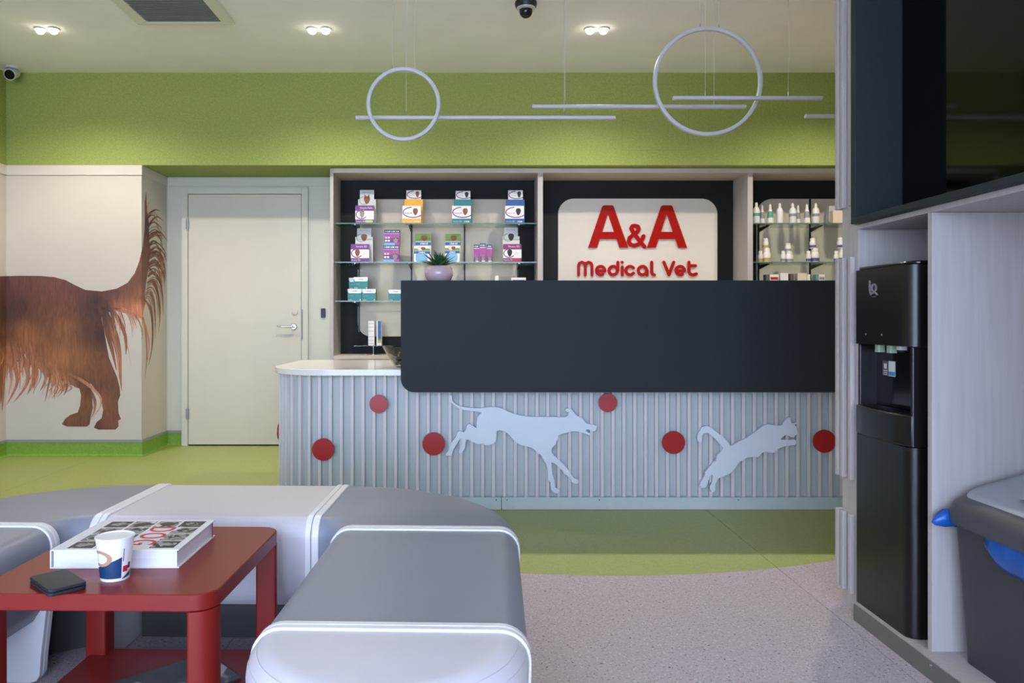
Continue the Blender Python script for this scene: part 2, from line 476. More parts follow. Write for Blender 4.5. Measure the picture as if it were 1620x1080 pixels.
hd.tube([(hxc, yd - 0.01, hz), (hxc, yd - 0.05, hz), (hxc - 0.015, yd - 0.055, hz), (hxc - 0.125, yd - 0.055, hz + 0.004)], [0.010, 0.010, 0.009, 0.006], 10)
hd.build('handle', 'chrome', door, smooth=True)
kz = ZP(493.5, 6.47)
MB().lathe([(0.027, yd), (0.027, yd - 0.006), (0.024, yd - 0.008), (0.010, yd - 0.008), (0.010, yd - 0.011), (0.0, yd - 0.011)], (XP(466, 6.47), 0, kz), 24, 'y').build('keyhole_plate', 'door_white', door, smooth=True)
MB().box(dx1 + 0.001, dx1 + 0.016, yd - 0.009, yd - 0.004, ZP(537, 6.47), ZP(489, 6.47)).build('strike_plate', 'strip_grey', door)

rd = thing('access_reader', (XP(511.5, 6.5), YB, ZP(495, 6.5)), 'small black wall reader between the door and the display shelving', 'card reader')
MB().prism(rrect(-0.019, 0.019, -0.039, 0.039, 0.006), 'y', -0.014, 0).build('body', 'black_plastic', rd, bevel=0.002)
MB().disc((0.006, -0.0148, 0.022), 0.003, 0.001).build('indicator', 'box_red', rd)

# ------------------------------------------------------------------ dog mural printed on the pillar (flat print, folds round the corner)
mural_col = [  # reference tones of the print: (u, v) in print units -> colour
    (0, 100, (96, 62, 56)), (150, 110, (100, 63, 56)), (330, 130, (108, 66, 58)), (20, 300, (80, 54, 42)), (120, 260, (84, 52, 46)),
    (250, 300, (104, 68, 50)), (150, 420, (146, 94, 60)), (40, 430, (100, 66, 42)), (60, 500, (150, 94, 66)), (400, 250, (108, 68, 54)), (400, 380, (128, 84, 52)),
    (470, 170, (96, 60, 54)), (560, 240, (72, 46, 42)), (560, 420, (86, 56, 40)), (615, 420, (66, 42, 34)), (480, 560, (134, 86, 56)), (380, 560, (150, 96, 62)),
    (600, 620, (112, 70, 44)), (690, 760, (104, 66, 46)), (640, 830, (126, 78, 50)), (520, 820, (120, 76, 48)), (540, 780, (92, 58, 40)), (470, 940, (112, 70, 52)), (660, 950, (116, 70, 50)), (600, 985, (86, 54, 44)),
    (700, 170, (92, 60, 54)), (800, 130, (104, 68, 54)), (860, 60, (104, 66, 50)), (870, -100, (104, 62, 48)), (868, -220, (76, 48, 40)), (870, -380, (120, 76, 62)),
    (620, 250, (62, 42, 38)), (720, 245, (150, 92, 64)), (840, 280, (190, 122, 88)), (860, 180, (128, 80, 58))]
hair_col = (172, 106, 72)
def mural_colour(u, v, hair=0.0, base=None):
    if base is None:
        sw = 0.0; a = [0, 0, 0]
        for (x, y, c) in mural_col:
            w = 1.0 / ((u - x) ** 2 + (v - y) ** 2 + 300.0) ** 1.6
            sw += w
            for i in range(3): a[i] += c[i] * w
        c = [q / sw for q in a]
    else: c = base
    if base is None and hair: c = [c[i] * (1 - hair) + hair_col[i] * hair for i in range(3)]
    return lin(c)
fur = bpy.data.materials.new('mural_print'); fur.use_nodes = True
nt = fur.node_tree; bs = nt.nodes['Principled BSDF']; bs.inputs['Roughness'].default_value = 0.55
ca = nt.nodes.new('ShaderNodeVertexColor'); ca.layer_name = 'Col'
tcn = nt.nodes.new('ShaderNodeTexCoord'); mpn = nt.nodes.new('ShaderNodeMapping')
mpn.inputs['Scale'].default_value = (60, 60, 9); mpn.inputs['Rotation'].default_value = (0, 0.5, 0)
nzn = nt.nodes.new('ShaderNodeTexNoise'); nzn.inputs['Scale'].default_value = 1.0; nzn.inputs['Detail'].default_value = 6; nzn.inputs['Distortion'].default_value = 1.2
rpn = nt.nodes.new('ShaderNodeValToRGB'); rpn.color_ramp.elements[0].position = 0.3; rpn.color_ramp.elements[1].position = 0.7
rpn.color_ramp.elements[0].color = (0.85, 0.82, 0.82, 1); rpn.color_ramp.elements[1].color = (1.4, 1.4, 1.4, 1)
mxn = nt.nodes.new('ShaderNodeMixRGB'); mxn.blend_type = 'MULTIPLY'; mxn.inputs['Fac'].default_value = 1.0
nt.links.new(tcn.outputs['Object'], mpn.inputs['Vector']); nt.links.new(mpn.outputs['Vector'], nzn.inputs['Vector'])
nt.links.new(nzn.outputs['Fac'], rpn.inputs['Fac']); nt.links.new(ca.outputs['Color'], mxn.inputs['Color1']); nt.links.new(rpn.outputs['Color'], mxn.inputs['Color2'])
nt.links.new(mxn.outputs['Color'], bs.inputs['Base Color'])
MATS['mural_print'] = fur

def c2u(p):   # tail-crop units -> body units
    px, py = 130 + p[0] / 3.484, 290 + p[1] / 3.484
    return (px * 3.857, (py - 420) * 3.857)
S = 3.857
U_CORNER = 224 * S
U_LEFT = (XL * F / YF + CX) * S
def mural_piece(name, polys, parent, lift, hair=0.0, grid=True):
    """polys: list of (polygon, base colour or None, lift add)"""
    bm = bmesh.new()
    layers = []
    cl = bm.verts.layers.float_color.new('Col')
    lf = bm.verts.layers.float.new('lift')
    for k, (poly, base, dl) in enumerate(polys):
        b2 = bmesh.new()
        for fc in (poly if isinstance(poly[0], list) else [poly]):
            b2.faces.new([b2.verts.new((p[0], -p[1], 0)) for p in fc])
        bmesh.ops.remove_doubles(b2, verts=b2.verts, dist=0.01)
        bmesh.ops.triangulate(b2, faces=b2.faces, ngon_method='EAR_CLIP')
        cuts = [((U_CORNER, 0, 0), (1, 0, 0)), ((U_LEFT, 0, 0), (1, 0, 0))]
        if grid:
            us = [p[0] for p in poly]; vv = [-p[1] for p in poly]
            cuts += [((x, 0, 0), (1, 0, 0)) for x in range(int(min(us)) // 40 * 40, int(max(us)) + 1, 40)]
            cuts += [((0, y, 0), (0, 1, 0)) for y in range(int(min(vv)) // 40 * 40, int(max(vv)) + 1, 40)]
        for co, no in cuts:
            bmesh.ops.bisect_plane(b2, geom=b2.verts[:] + b2.edges[:] + b2.faces[:], dist=1e-4, plane_co=co, plane_no=no)
        mp_ = {}
        for v in b2.verts:
            u, w = v.co.x, -v.co.y
            px, py = u / S, 420 + w / S
            l = lift + dl
            if u < U_LEFT - 0.01:
                d = XL * F / (px - CX); q = Vector((XL + l, d, HC - (py - CY) * d / F))
            elif u <= U_CORNER + 0.01:
                co = P(px, py, YF); q = Vector((max(XL + l, min(co.x, XP1 + l)), YF - l, co.z))
                if abs(u - U_CORNER) < 0.01: q.x = XP1 + l
            else:
                d = XP1 * F / (px - CX); q = Vector((XP1 + l, d, HC - (py - CY) * d / F))
            nv = bm.verts.new(q); mp_[v] = nv
            if base is not None and isinstance(poly[0], list):     # a lock: starts in the body tone, ends in its own
                p0 = poly[0][0]; ln = math.hypot(poly[-1][1][0] - p0[0], poly[-1][1][1] - p0[1]) or 1.0
                q_ = min(1.0, 1.3 * math.hypot(u - p0[0], w - p0[1]) / ln)
                a_, b_ = mural_colour(p0[0], p0[1]), lin(base)
                c = tuple(a_[i] * (1 - q_) + b_[i] * q_ for i in range(3))
            else: c = mural_colour(u, w, hair, base)
            nv[cl] = (c[0], c[1], c[2], 1)
        for f in b2.faces:
            bm.faces.new([mp_[v] for v in f.verts])
        b2.free()
    me = bpy.data.meshes.new(name)
    bm.to_mesh(me); bm.free()
    me.materials.append(fur)
    o = bpy.data.objects.new(name, me); C.objects.link(o); o.parent = parent
    return o
def strand(pts, w0, w1=1.0, n=14):
    """tapered curved lock of hair as a flat polygon"""
    pts = [Vector((p[0], p[1])) for p in pts]
    out = []
    m = len(pts) - 1
    def cr(t):
        s = min(int(t * m), m - 1); f = t * m - s
        p0, p1, p2, p3 = pts[max(0, s - 1)], pts[s], pts[s + 1], pts[min(m, s + 2)]
        return 0.5 * ((2 * p1) + (p2 - p0) * f + (2 * p0 - 5 * p1 + 4 * p2 - p3) * f * f + (3 * p1 - p0 - 3 * p2 + p3) * f ** 3)
    L, R = [], []
    for i in range(n + 1):
        t = i / n; a = cr(t); e = cr(min(1, t + 0.01)) - cr(max(0, t - 0.01))
        nrm = Vector((-e.y, e.x)); nrm = nrm.normalized() if nrm.length > 0 else Vector((1, 0))
        w = max(w1, w0 * min(1.0, 0.35 + 2.6 * t) * (1 - t) ** 0.8) / 2
        L.append(a + nrm * w); R.append(a - nrm * w)
    return [[(L[i].x, L[i].y), (L[i + 1].x, L[i + 1].y), (R[i + 1].x, R[i + 1].y), (R[i].x, R[i].y)] for i in range(n)]

mural = thing('dog_mural', (0, 0, 0), 'wall print of a long-haired brown dog with raised feathered tail, wrapped round white wall', 'mural')
body = [(-38, 66), (0, 65), (120, 62), (250, 63), (330, 70), (400, 88), (460, 120), (520, 148), (580, 156), (625, 165), (640, 210), (618, 270), (622, 330), (640, 420), (650, 480), (665, 560),
        (690, 620), (715, 680), (730, 740), (734, 790), (720, 830), (724, 900), (739, 937), (722, 945), (724, 980), (705, 1000), (600, 1000), (573, 988), (590, 955), (620, 930),
        (630, 880), (620, 830), (600, 780), (570, 740), (550, 715), (562, 790), (567, 870), (555, 920), (547, 970), (530, 982), (410, 982), (378, 967), (400, 932), (430, 910),
        (475, 895), (490, 850), (495, 790), (485, 750), (440, 730), (400, 715), (370, 700), (340, 690), (300, 660), (270, 640), (240, 600), (210, 560), (190, 545),
        (160, 540), (120, 532), (80, 530), (40, 535), (0, 542), (-38, 545)]
mural_piece('body_print', [(body, None, 0)], mural, 0.0010)
tail = [c2u(p) for p in [(30, 588), (110, 595), (190, 580), (250, 548), (290, 495), (315, 430), (333, 350), (343, 260), (345, 180), (344, 100), (353, 42), (354, 100), (360, 165), (366, 215),
        (368, 270), (370, 320), (376, 370), (370, 420), (366, 470), (358, 510), (350, 560), (345, 610), (348, 660), (338, 700), (330, 748), (290, 725), (250, 700), (205, 690),
        (160, 700), (110, 690), (70, 700), (50, 640)]]
mural_piece('tail_print', [(tail, None, 0)], mural, 0.0012)
# the print runs on over the left wall: chest, neck, head and forelegs in wall coordinates (depth, height)
yk = XL * F / (-38 / S - CX)
front = [(yk, ZP(420 + 66 / S, yk)), (5.5, 1.385), (5.2, 1.41), (5.06, 1.50), (4.97, 1.68), (4.86, 1.82), (4.74, 1.85), (4.64, 1.79), (4.58, 1.71), (4.46, 1.67), (4.42, 1.61), (4.46, 1.57), (4.62, 1.54),
         (4.72, 1.47), (4.77, 1.28), (4.80, 1.04), (4.90, 0.88), (4.95, 0.60), (4.94, 0.32), (4.85, 0.25), (4.85, 0.21), (5.03, 0.21), (5.06, 0.34), (5.09, 0.60), (5.17, 0.84), (5.40, 0.76), (5.65, 0.75), (yk, ZP(420 + 545 / S, yk))]
bmf = bmesh.new(); clf = bmf.verts.layers.float_color.new('Col')
bmf.faces.new([bmf.verts.new((XL + 0.0010, y_, z_)) for y_, z_ in front])
bmesh.ops.triangulate(bmf, faces=bmf.faces, ngon_method='EAR_CLIP')
for k_ in range(1, 20):
    bmesh.ops.bisect_plane(bmf, geom=bmf.verts[:] + bmf.edges[:] + bmf.faces[:], dist=1e-5, plane_co=(0, 0, 0.1 * k_), plane_no=(0, 0, 1))
for v in bmf.verts:
    f_ = max(0.0, min(1.0, (v.co.z - 0.75) / 0.6)); c_ = [146 + (98 - 146) * f_, 94 + (62 - 94) * f_, 62 + (54 - 62) * f_]
    c_ = lin(c_); v[clf] = (c_[0], c_[1], c_[2], 1)
mef = bpy.data.meshes.new('forequarter_print'); bmf.to_mesh(mef); bmf.free(); mef.materials.append(fur)
of = bpy.data.objects.new('forequarter_print', mef); C.objects.link(of); of.parent = mural
locks = []
O1, O2, O3, DK = (168, 110, 80), (190, 136, 106), (136, 86, 62), (92, 60, 48)
for (pts, w, c) in [
    ([(356, 205), (375, 165), (400, 146), (430, 150)], 16, DK), ([(360, 250), (385, 203), (415, 184), (445, 207)], 16, O3), ([(350, 190), (358, 130), (372, 95)], 10, O2),
    ([(366, 310), (395, 277), (430, 270), (472, 322)], 22, O3), ([(372, 300), (400, 285), (440, 290)], 22, O1), ([(366, 355), (385, 320), (405, 320), (420, 332)], 16, DK),
    ([(370, 385), (400, 352), (435, 367), (465, 422)], 16, DK), ([(372, 415), (405, 378), (435, 402), (456, 475)], 14, O3), ([(366, 455), (395, 432), (420, 470), (435, 542)], 16, O1),
    ([(362, 515), (385, 492), (420, 522), (440, 600), (446, 722)], 24, O3), ([(356, 548), (395, 538), (420, 620), (430, 720), (420, 822)], 18, O1),
    ([(345, 640), (375, 690), (388, 780), (385, 900), (365, 1002)], 18, O3), ([(335, 735), (350, 820), (356, 950), (345, 1082)], 13, O1), ([(330, 738), (348, 790), (368, 880), (356, 985)], 13, O2),
    ([(370, 480), (395, 470), (410, 520), (418, 580)], 10, O2), ([(362, 460), (382, 480), (400, 490)], 12, DK)]:
    locks.append((strand([c2u(p) for p in pts], w * S / 3.484, 1.2), c, 0.0))
for (pts, w, c) in [
    ([(608, 200), (628, 262), (655, 330), (680, 400)], 90, DK), ([(640, 270), (690, 400), (722, 520), (733, 640), (742, 765)], 64, O1), ([(630, 300), (660, 420), (690, 540), (712, 640)], 46, O3), ([(690, 280), (735, 350), (765, 430), (770, 500), (768, 545)], 34, O3),
    ([(655, 300), (700, 460), (718, 560), (728, 690)], 16, O2), ([(765, 440), (785, 520), (800, 610)], 5, O2), ([(700, 262), (760, 275), (830, 300), (868, 330)], 40, O2),
    ([(620, 258), (680, 275), (720, 310), (745, 370)], 32, DK), ([(640, 252), (700, 262), (745, 262)], 18, DK),
    # belly fringe
    ([(6, 500), (14, 640), (18, 760), (12, 885)], 44, O1), ([(-20, 500), (-8, 620), (6, 720), (4, 840)], 50, O3), ([(50, 500), (92, 610), (104, 720), (40, 852)], 46, O1), ([(30, 500), (60, 600), (70, 700), (50, 800)], 40, O2),
    ([(100, 500), (160, 610), (165, 720), (82, 836)], 46, O1), ([(150, 500), (205, 600), (215, 690), (168, 785)], 50, O1), ([(90, 500), (130, 590), (140, 680)], 44, O2),
    ([(200, 520), (250, 610), (282, 680), (246, 765)], 54, O1), ([(190, 520), (225, 580), (230, 650)], 34, O2), ([(240, 560), (300, 640), (345, 700), (394, 752)], 90, O1), ([(300, 610), (350, 680), (385, 720)], 60, O3),
    ([(340, 640), (420, 690), (470, 745)], 70, O3), ([(410, 655), (500, 700), (560, 745), (612, 800), (612, 860), (560, 935)], 26, O2), ([(555, 760), (580, 830), (575, 890), (556, 930)], 26, O1)]:
    locks.append((strand(pts, w, 1.5), c, 0.0))
random.seed(17)
belly = [(-38, 545), (0, 542), (80, 530), (160, 540), (210, 560), (240, 600), (300, 660), (370, 700), (440, 730)]
for i in range(70):                                        # fine hairs along the belly
    x = random.uniform(-36, 430)
    k_ = max(j for j in range(len(belly) - 1) if belly[j][0] <= x)
    y = belly[k_][1] + (belly[k_ + 1][1] - belly[k_][1]) * (x - belly[k_][0]) / (belly[k_ + 1][0] - belly[k_][0])
    L_ = random.uniform(60, 230) * (1.0 if x < 250 else max(0.25, 1 - (x - 250) / 240)); b0 = random.uniform(-12, 45)
    locks.append((strand([(x - 12, y - random.uniform(40, 110)), (x + 8, y + 5), (x + b0 * 0.6, y + L_ * 0.55), (x + b0 * 0.6 - random.uniform(0, 45), y + L_)], random.uniform(8, 24), 1.0, 9), random.choice((O1, O2, O1, O3)), 0.0))
for i in range(46):                                        # fine hairs of the tail plume
    t_ = random.uniform(0.0, 1.0); v0 = 170 + 470 * t_; u0 = 358 + 14 * math.sin(t_ * 3.0) - (16 * max(0, t_ - 0.75) * 4)
    R_ = 45 + 50 * math.sin(math.pi * min(1, t_ * 0.9 + 0.1)) * random.uniform(0.5, 1.1); D_ = 10 + 260 * t_ * random.uniform(0.5, 1.1)
    locks.append((strand([c2u(p) for p in ((u0 - 8, v0 + 10), (u0 + R_ * 0.4, v0 - 22 * (1 - t_)), (u0 + R_ * 0.85, v0 + D_ * 0.35), (u0 + R_ * 0.9, v0 + D_))], random.uniform(4, 9), 0.8, 9), random.choice((O1, O3, DK, O2)), 0.0))
for i in range(22):                                        # feathering under the tail and behind the thigh
    x = random.uniform(640, 860); y = 250 + 0.25 * (x - 640)
    L_ = random.uniform(50, 260) * (1.0 if x < 760 else 0.6)
    locks.append((strand([(x - 14, y - 14), (x + 8, y + L_ * 0.3), (x + 22, y + L_ * 0.7), (x + random.uniform(10, 35), y + L_)], random.uniform(6, 16), 0.8, 8), random.choice((O1, O2, O3)), 0.0))
locks = [(p, c, 0.000012 * i) for i, (p, c, _) in enumerate(locks)]
mural_piece('hair_print', locks, mural, 0.0014, 0.0, grid=False)

# ------------------------------------------------------------------ ceiling fittings
XS_SPOT = [-2.79, -1.008, 0.812, 2.61]
labels = ['round recessed downlight pair in ceiling near the left wall', 'twin recessed downlight in ceiling above the shelves of medicine boxes', 'twin recessed downlight in ceiling above the red lettered sign', 'twin recessed downlight in ceiling above the white bottles']
YS = 5.09
for i, xs in enumerate(XS_SPOT):
    t = thing('downlight', (xs, YS, CEIL), labels[i], 'ceiling light', 'recessed downlights in a row')
    for s in (-1, 1):
        MB().lathe([(0.030, -0.004), (0.037, -0.006), (0.033, -0.009), (0.029, -0.006)], (s * 0.044, 0, 0), 24).build('ring', 'lamp_white', t, smooth=True)
        MB().lathe([(0.028, -0.006)] + [(0.028 * math.cos(a), -0.010 - 0.028 * math.sin(a)) for a in [q * math.pi / 14 for q in range(8)]], (s * 0.044, 0, 0), 24).build('lens', 'lamp_lens', t, smooth=True)
        ld = bpy.data.lights.new('downlight_lamp', 'SPOT')
        ld.energy = SPOT_W; ld.color = SPOT_COL; ld.spot_size = math.radians(146); ld.spot_blend = 0.7; ld.shadow_soft_size = 0.03
        lo = bpy.data.objects.new('downlight_lamp', ld); C.objects.link(lo); lo.parent = t; lo.location = (s * 0.044, 0, -0.05)

ac = thing('air_conditioner_grille', (XP(296, 4.98), 4.70, CEIL), 'square ceiling air conditioner grille with grey louvres', 'air conditioner')
fw, fi = 0.31, 0.235
g = MB()
for (a, b, c_, d) in ((-fw, fw, fi, fw - 0.03), (-fw, fw, -fw + 0.03, -fi), (-fw, -fi, -fi, fi), (fi, fw, -fi, fi)):
    g.box(a, b, c_, d, -0.022, 0.0)
g.build('frame', 'grille_frame', ac, bevel=0.006)
g = MB().box(-fi, fi, -fi, fi, -0.004, -0.001); g.build('backing', 'grille_dark', ac)
sl = None
for k in range(19):
    y = -fi + 0.018 + k * 0.0245
    if sl is None:
        sl = MB().prism([(-0.009, -0.020), (-0.006, -0.021), (0.009, -0.007), (0.006, -0.006)], 'x', -fi, fi).build('louvre', 'grille_slat', ac, loc=(0, y, 0))
    else: share(sl, 'louvre', ac, (0, y, 0))

dc = thing('dome_camera', (XP(832, 4.67), 4.67, CEIL), 'black dome security camera on ceiling above the reception desk', 'security camera')
MB().lathe([(0.0, 0), (0.066, 0), (0.067, -0.012), (0.062, -0.030), (0.05, -0.034), (0.0, -0.034)], n=32).build('base', 'black_plastic', dc, smooth=True)
MB().lathe([(0.050, -0.033), (0.056, -0.034), (0.056, -0.040), (0.044, -0.046), (0.036, -0.046)], n=32).build('ring', 'lamp_white', dc, smooth=True)
MB().lathe([(0.040, -0.042)] + [(0.040 * math.cos(a), -0.055 - 0.040 * math.sin(a)) for a in [i * math.pi / 16 for i in range(9)]], n=28).build('dome', 'black_gloss', dc, smooth=True)

bc = thing('bullet_camera', (XP(19.5, 5.86), 5.86, CEIL), 'small grey bullet security camera in the top left ceiling corner', 'security camera')
MB().lathe([(0, 0), (0.045, 0), (0.045, -0.014), (0.030, -0.018), (0, -0.018)], n=24).build('mount', 'lamp_white', bc, smooth=True)
b = MB().tube([(0, 0, -0.014), (0, 0.0, -0.04)], 0.02, 12); b.build('neck', 'lamp_white', bc, smooth=True)
b = MB().tube([(-0.01, 0.06, -0.028), (0.0, 0.0, -0.052), (0.008, -0.05, -0.075)], [0.034, 0.040, 0.042], 20); b.build('body', 'lamp_white', bc, smooth=True)
b = MB().tube([(0.008, -0.049, -0.0745), (0.0088, -0.056, -0.0780)], [0.037, 0.034], 20); b.build('lens', 'black_gloss', bc, smooth=True)

# pendant lamps: rings and bars on thin wires
def pendant_ring(px, py, rpx, d, wires, label):
    c = P(px, py, d); R = rpx * d / F; r = 0.0105
    t = thing('ring_pendant_lamp', (c.x, d, c.z - R), label, 'pendant lamp', 'white pendant lamps over the desk')
    pts = [(R * math.cos(2 * math.pi * k / 64), 0, R + R * math.sin(2 * math.pi * k / 64)) for k in range(64)]
    ring = MB()
    rings = []
    for k in range(64):
        a = 2 * math.pi * k / 64
        rings.append([((R + u) * math.cos(a), v, R + (R + u) * math.sin(a)) for (u, v) in rrect(-r, r, -0.014, 0.014, 0.006, 3)])
    rings.append(rings[0])
    ring.loft(rings, True, False).build('ring', 'lamp_white', t, smooth=True, angle=50)
    for wx in wires:
        x = XP(wx, d) - c.x
        zt = R + math.sqrt(max(0, R * R - x * x))
        MB().tube([(x, 0, zt), (x, 0, CEIL - c.z + R)], 0.0011, 6).build('wire', 'cable', t)
        MB().tube([(x, 0, zt), (x, 0, zt + 0.03)], 0.003, 8).build('wire_grip', 'chrome', t)
    MB().lathe([(0, CEIL - c.z + R), (0.05, CEIL - c.z + R), (0.05, CEIL - c.z + R - 0.022), (0, CEIL - c.z + R - 0.022)], n=24).build('ceiling_rose', 'lamp_white', t, smooth=True)
def pendant_bar(x0, x1, py, d, wires, label):
    a, b = P(x0, py, d), P(x1, py, d)
    t = thing('bar_pendant_lamp', ((a.x + b.x) / 2, d, a.z - 0.011), label, 'pendant lamp', 'white pendant lamps over the desk')
    h = (b.x - a.x) / 2
    MB().prism(rrect(-0.014, 0.014, 0.0, 0.020, 0.006, 3), 'x', -h, h).build('bar', 'lamp_white', t, smooth=True, angle=50)
    for wx in wires:
        x = XP(wx, d) - (a.x + b.x) / 2
        MB().tube([(x, 0, 0.019), (x, 0, CEIL - a.z + 0.011)], 0.0011, 6).build('wire', 'cable', t)
        MB().tube([(x, 0, 0.019), (x, 0, 0.045)], 0.003, 8).build('wire_grip', 'chrome', t)
        MB().lathe([(0, CEIL - a.z + 0.011), (0.03, CEIL - a.z + 0.011), (0.03, CEIL - a.z - 0.009), (0, CEIL - a.z - 0.009)], (x, 0, 0), n=20).build('ceiling_rose', 'lamp_white', t, smooth=True)
pendant_ring(638.5, 165, 55.5, 4.15, (621, 656), 'smaller white ring pendant lamp hanging at left of the desk')
pendant_ring(1119.5, 129, 83.5, 4.20, (1108, 1137), 'large white ring pendant lamp hanging in front of the green wall')
pendant_bar(563, 973, 186, 4.25, (642.5, 892.5), 'long white bar pendant lamp crossing the smaller ring')
pendant_bar(842, 1180, 168.5, 4.32, (894, 1129.5), 'white bar pendant lamp passing behind the large ring')
pendant_bar(1065, 1300, 155, 4.08, (1115.6, 1247), 'short white bar pendant lamp passing in front of the large ring')
pendant_bar(1274, 1520, 183.5, 4.20, (1330, 1470), 'white bar pendant lamp half hidden by the slatted unit')

# ------------------------------------------------------------------ display shelving behind the desk
CF, CB = 6.10, 6.44                                                 # front and back-panel depth
cz0, cz1 = 0.742, ZS - 0.004
TB = 0.042
cxl = XP(522, CF)
div = [XP(854.8, CF), XP(1187, CF)]
cxr = XR - 0.01
cab = thing('display_shelving', (cxl, CF, cz0), 'pale wood wall shelving in three bays with dark backs behind the desk', 'shelving')
def cpart(name, m, x0, x1, y0, y1, z0, z1, bevel=0.0015):
    return MB().box(x0 - cxl, x1 - cxl, y0 - CF, y1 - CF, z0 - cz0, z1 - cz0).build(name, m, cab, bevel=bevel)
cpart('side_panel', 'wood_light', cxl, cxl + 0.027, CF, YB - 0.002, cz0, cz1)
cpart('side_panel', 'wood_light', cxr - TB, cxr, CF, YB - 0.002, cz0, cz1)
for x in div: cpart('divider', 'wood_light', x - TB / 2, x + TB / 2, CF, YB - 0.002, cz0 + 0.028, cz1 - 0.036)
cpart('top_board', 'wood_light_h', cxl + 0.027, cxr - TB, CF, YB - 0.002, cz1 - 0.036, cz1)
cpart('bottom_board', 'wood_light_h', cxl + 0.027, cxr - TB, CF, YB - 0.002, cz0, cz0 + 0.028)
bays = [(cxl + 0.027, div[0] - TB / 2), (div[0] + TB / 2, div[1] - TB / 2), (div[1] + TB / 2, cxr - TB)]
for (x0, x1) in bays: cpart('back_panel', 'charcoal', x0, x1, CB, YB - 0.002, cz0 + 0.028, cz1 - 0.036, 0)
def light_panel(name, m, px0, px1, py0, py1, rpx, parent, org, d=CB - 0.012):
    x0, x1, z1, z0 = XP(px0, d), XP(px1, d), ZP(py0, d), ZP(py1, d)
    return MB().prism([(p[0] - org[0], p[1] - org[2]) for p in rrect(x0, x1, z0, z1, rpx * d / F, 12)], 'y', d - org[1], CB - org[1]).build(name, m, parent, bevel=0.001)
light_panel('light_panel', 'panel_grey', 566, 820, 315, 532, 21, cab, (cxl, CF, cz0))
light_panel('light_panel', 'panel_grey', 1197, 1452, 314.5, 532, 25, cab, (cxl, CF, cz0))
# slotted rails, glass shelves on brackets
YG0, YG1 = 6.14, CB - 0.002
shelf_z = [ZP(352.5, YG0), ZP(414, YG0), ZP(475.5, YG0)]
rails = {0: (568, 651, 735, 819), 2: (1200, 1281.5, 1365, 1449)}
for bay, rl in rails.items():
    for k, rp in enumerate(rl):
        x = XP(rp, CB - 0.02)
        cpart('slotted_rail', 'rail_dark', x - 0.006, x + 0.006, CB - 0.024, CB - 0.010, 0.95, ZP(314 if 0 < k < 3 else 330, CB), 0)
    for z in shelf_z:
        x0, x1 = bays[bay]
        g = MB().box(x0 + 0.004 - cxl, x1 - 0.004 - cxl, YG0 - CF, YG1 - 0.022 - CF, z - 0.008 - cz0, z - cz0).build('glass_shelf', 'glass_clear', cab)
        MB().box(x0 + 0.004 - cxl, x1 - 0.004 - cxl, YG0 - 0.0012 - CF, YG0 - 0.0002 - CF, z - 0.008 - cz0, z - cz0).build('polished_edge', 'glass_edge', g)
        for rp in rl:
            x = XP(rp, CB - 0.02)
            MB().prism([(CB - 0.024 - CF, z - 0.045 - cz0), (CB - 0.024 - CF, z - 0.009 - cz0), (YG0 + 0.05 - CF, z - 0.009 - cz0), (YG0 + 0.05 - CF, z - 0.016 - cz0)], 'x', x - 0.005 - cxl, x + 0.005 - cxl).build('bracket', 'rail_dark', g)
            MB().disc((x - cxl, YG0 + 0.045 - CF, z - 0.0125 - cz0), 0.022, 0.004, 'z', 16).build('clip', 'chrome', g)

# ------------------------------------------------------------------ sign in the middle bay
SD = CB - 0.014
sg = thing('clinic_sign', (XP(1009, SD), SD, ZP(532, SD)), 'white rounded board with large red letters in the middle bay behind the desk', 'sign')
so = sg.location
light_panel('sign_board', 'sign_white', 883, 1135, 314, 532, 25, sg, so, SD)
LD = SD - 0.016
def L3(u, v, k):
    q = P(900 + u / 6.75, 310 + v / 6.75, LD)
    return (q.x - so.x, (SD - 0.001) + (LD - SD + 0.001) * k - so.y, q.z - so.z)
def letter_polys(name, polys):
    mb = MB()
    for i_, pts in enumerate(polys):
        n = len(pts)
        mb.add([L3(p[0], p[1], 0) for p in pts] + [L3(p[0], p[1], 1 - 0.01 * i_) for p in pts],
               [tuple(range(n - 1, -1, -1)), tuple(range(n, 2 * n))] + [(i, (i + 1) % n, n + (i + 1) % n, n + i) for i in range(n)])
    return mb.build(name, 'letter_red', sg)
for off in (0, 629):
    A = [[(205, 552), (350, 125), (358, 108), (375, 98), (417, 98), (417, 190), (300, 552)], [(417, 98), (460, 98), (474, 104), (482, 122), (635, 552), (540, 552), (417, 190)],
         [(345, 382), (492, 382), (518, 460), (322, 460)]]
    letter_polys('letter', [[(u + off, v) for u, v in pl_] for pl_ in A])
def letter_strokes(name, lines, w):
    mb = MB(); stroke_mesh(mb, lines, w, L3, 0, 12); return mb.build(name, 'letter_red', sg)
letter_strokes('ampersand', [[(808, 540), (770, 498), (720, 430), (680, 375), (666, 345), (678, 322), (706, 316), (738, 326), (748, 352), (732, 385), (690, 412), (650, 445), (640, 488),
                             (660, 520), (700, 530), (745, 515), (778, 475), (798, 428)]], 44)
def ring_(cx, cy, r, a0, a1, n=20): return [(cx + r * math.cos(math.radians(a)), cy - r * math.sin(math.radians(a))) for a in [a0 + (a1 - a0) * i / n for i in range(n + 1)]]
W = 33
letter_strokes('letter', [[(104, 842), (104, 745), (112, 718), (140, 706), (166, 718), (176, 745), (176, 842)], [(176, 745), (186, 718), (212, 706), (238, 718), (247, 745), (247, 842)]], W)
for ex in (340, 1190):
    letter_strokes('letter', [[(ex - 44, 800), (ex + 44, 800)] + ring_(ex, 795, 45, 0, 300)], W)
letter_strokes('letter', [ring_(474, 795, 45, 0, 360), [(524, 706), (524, 795)]], W)
letter_strokes('letter', [[(570, 758), (570, 842)], [(570, 707), (570, 708)]], W)
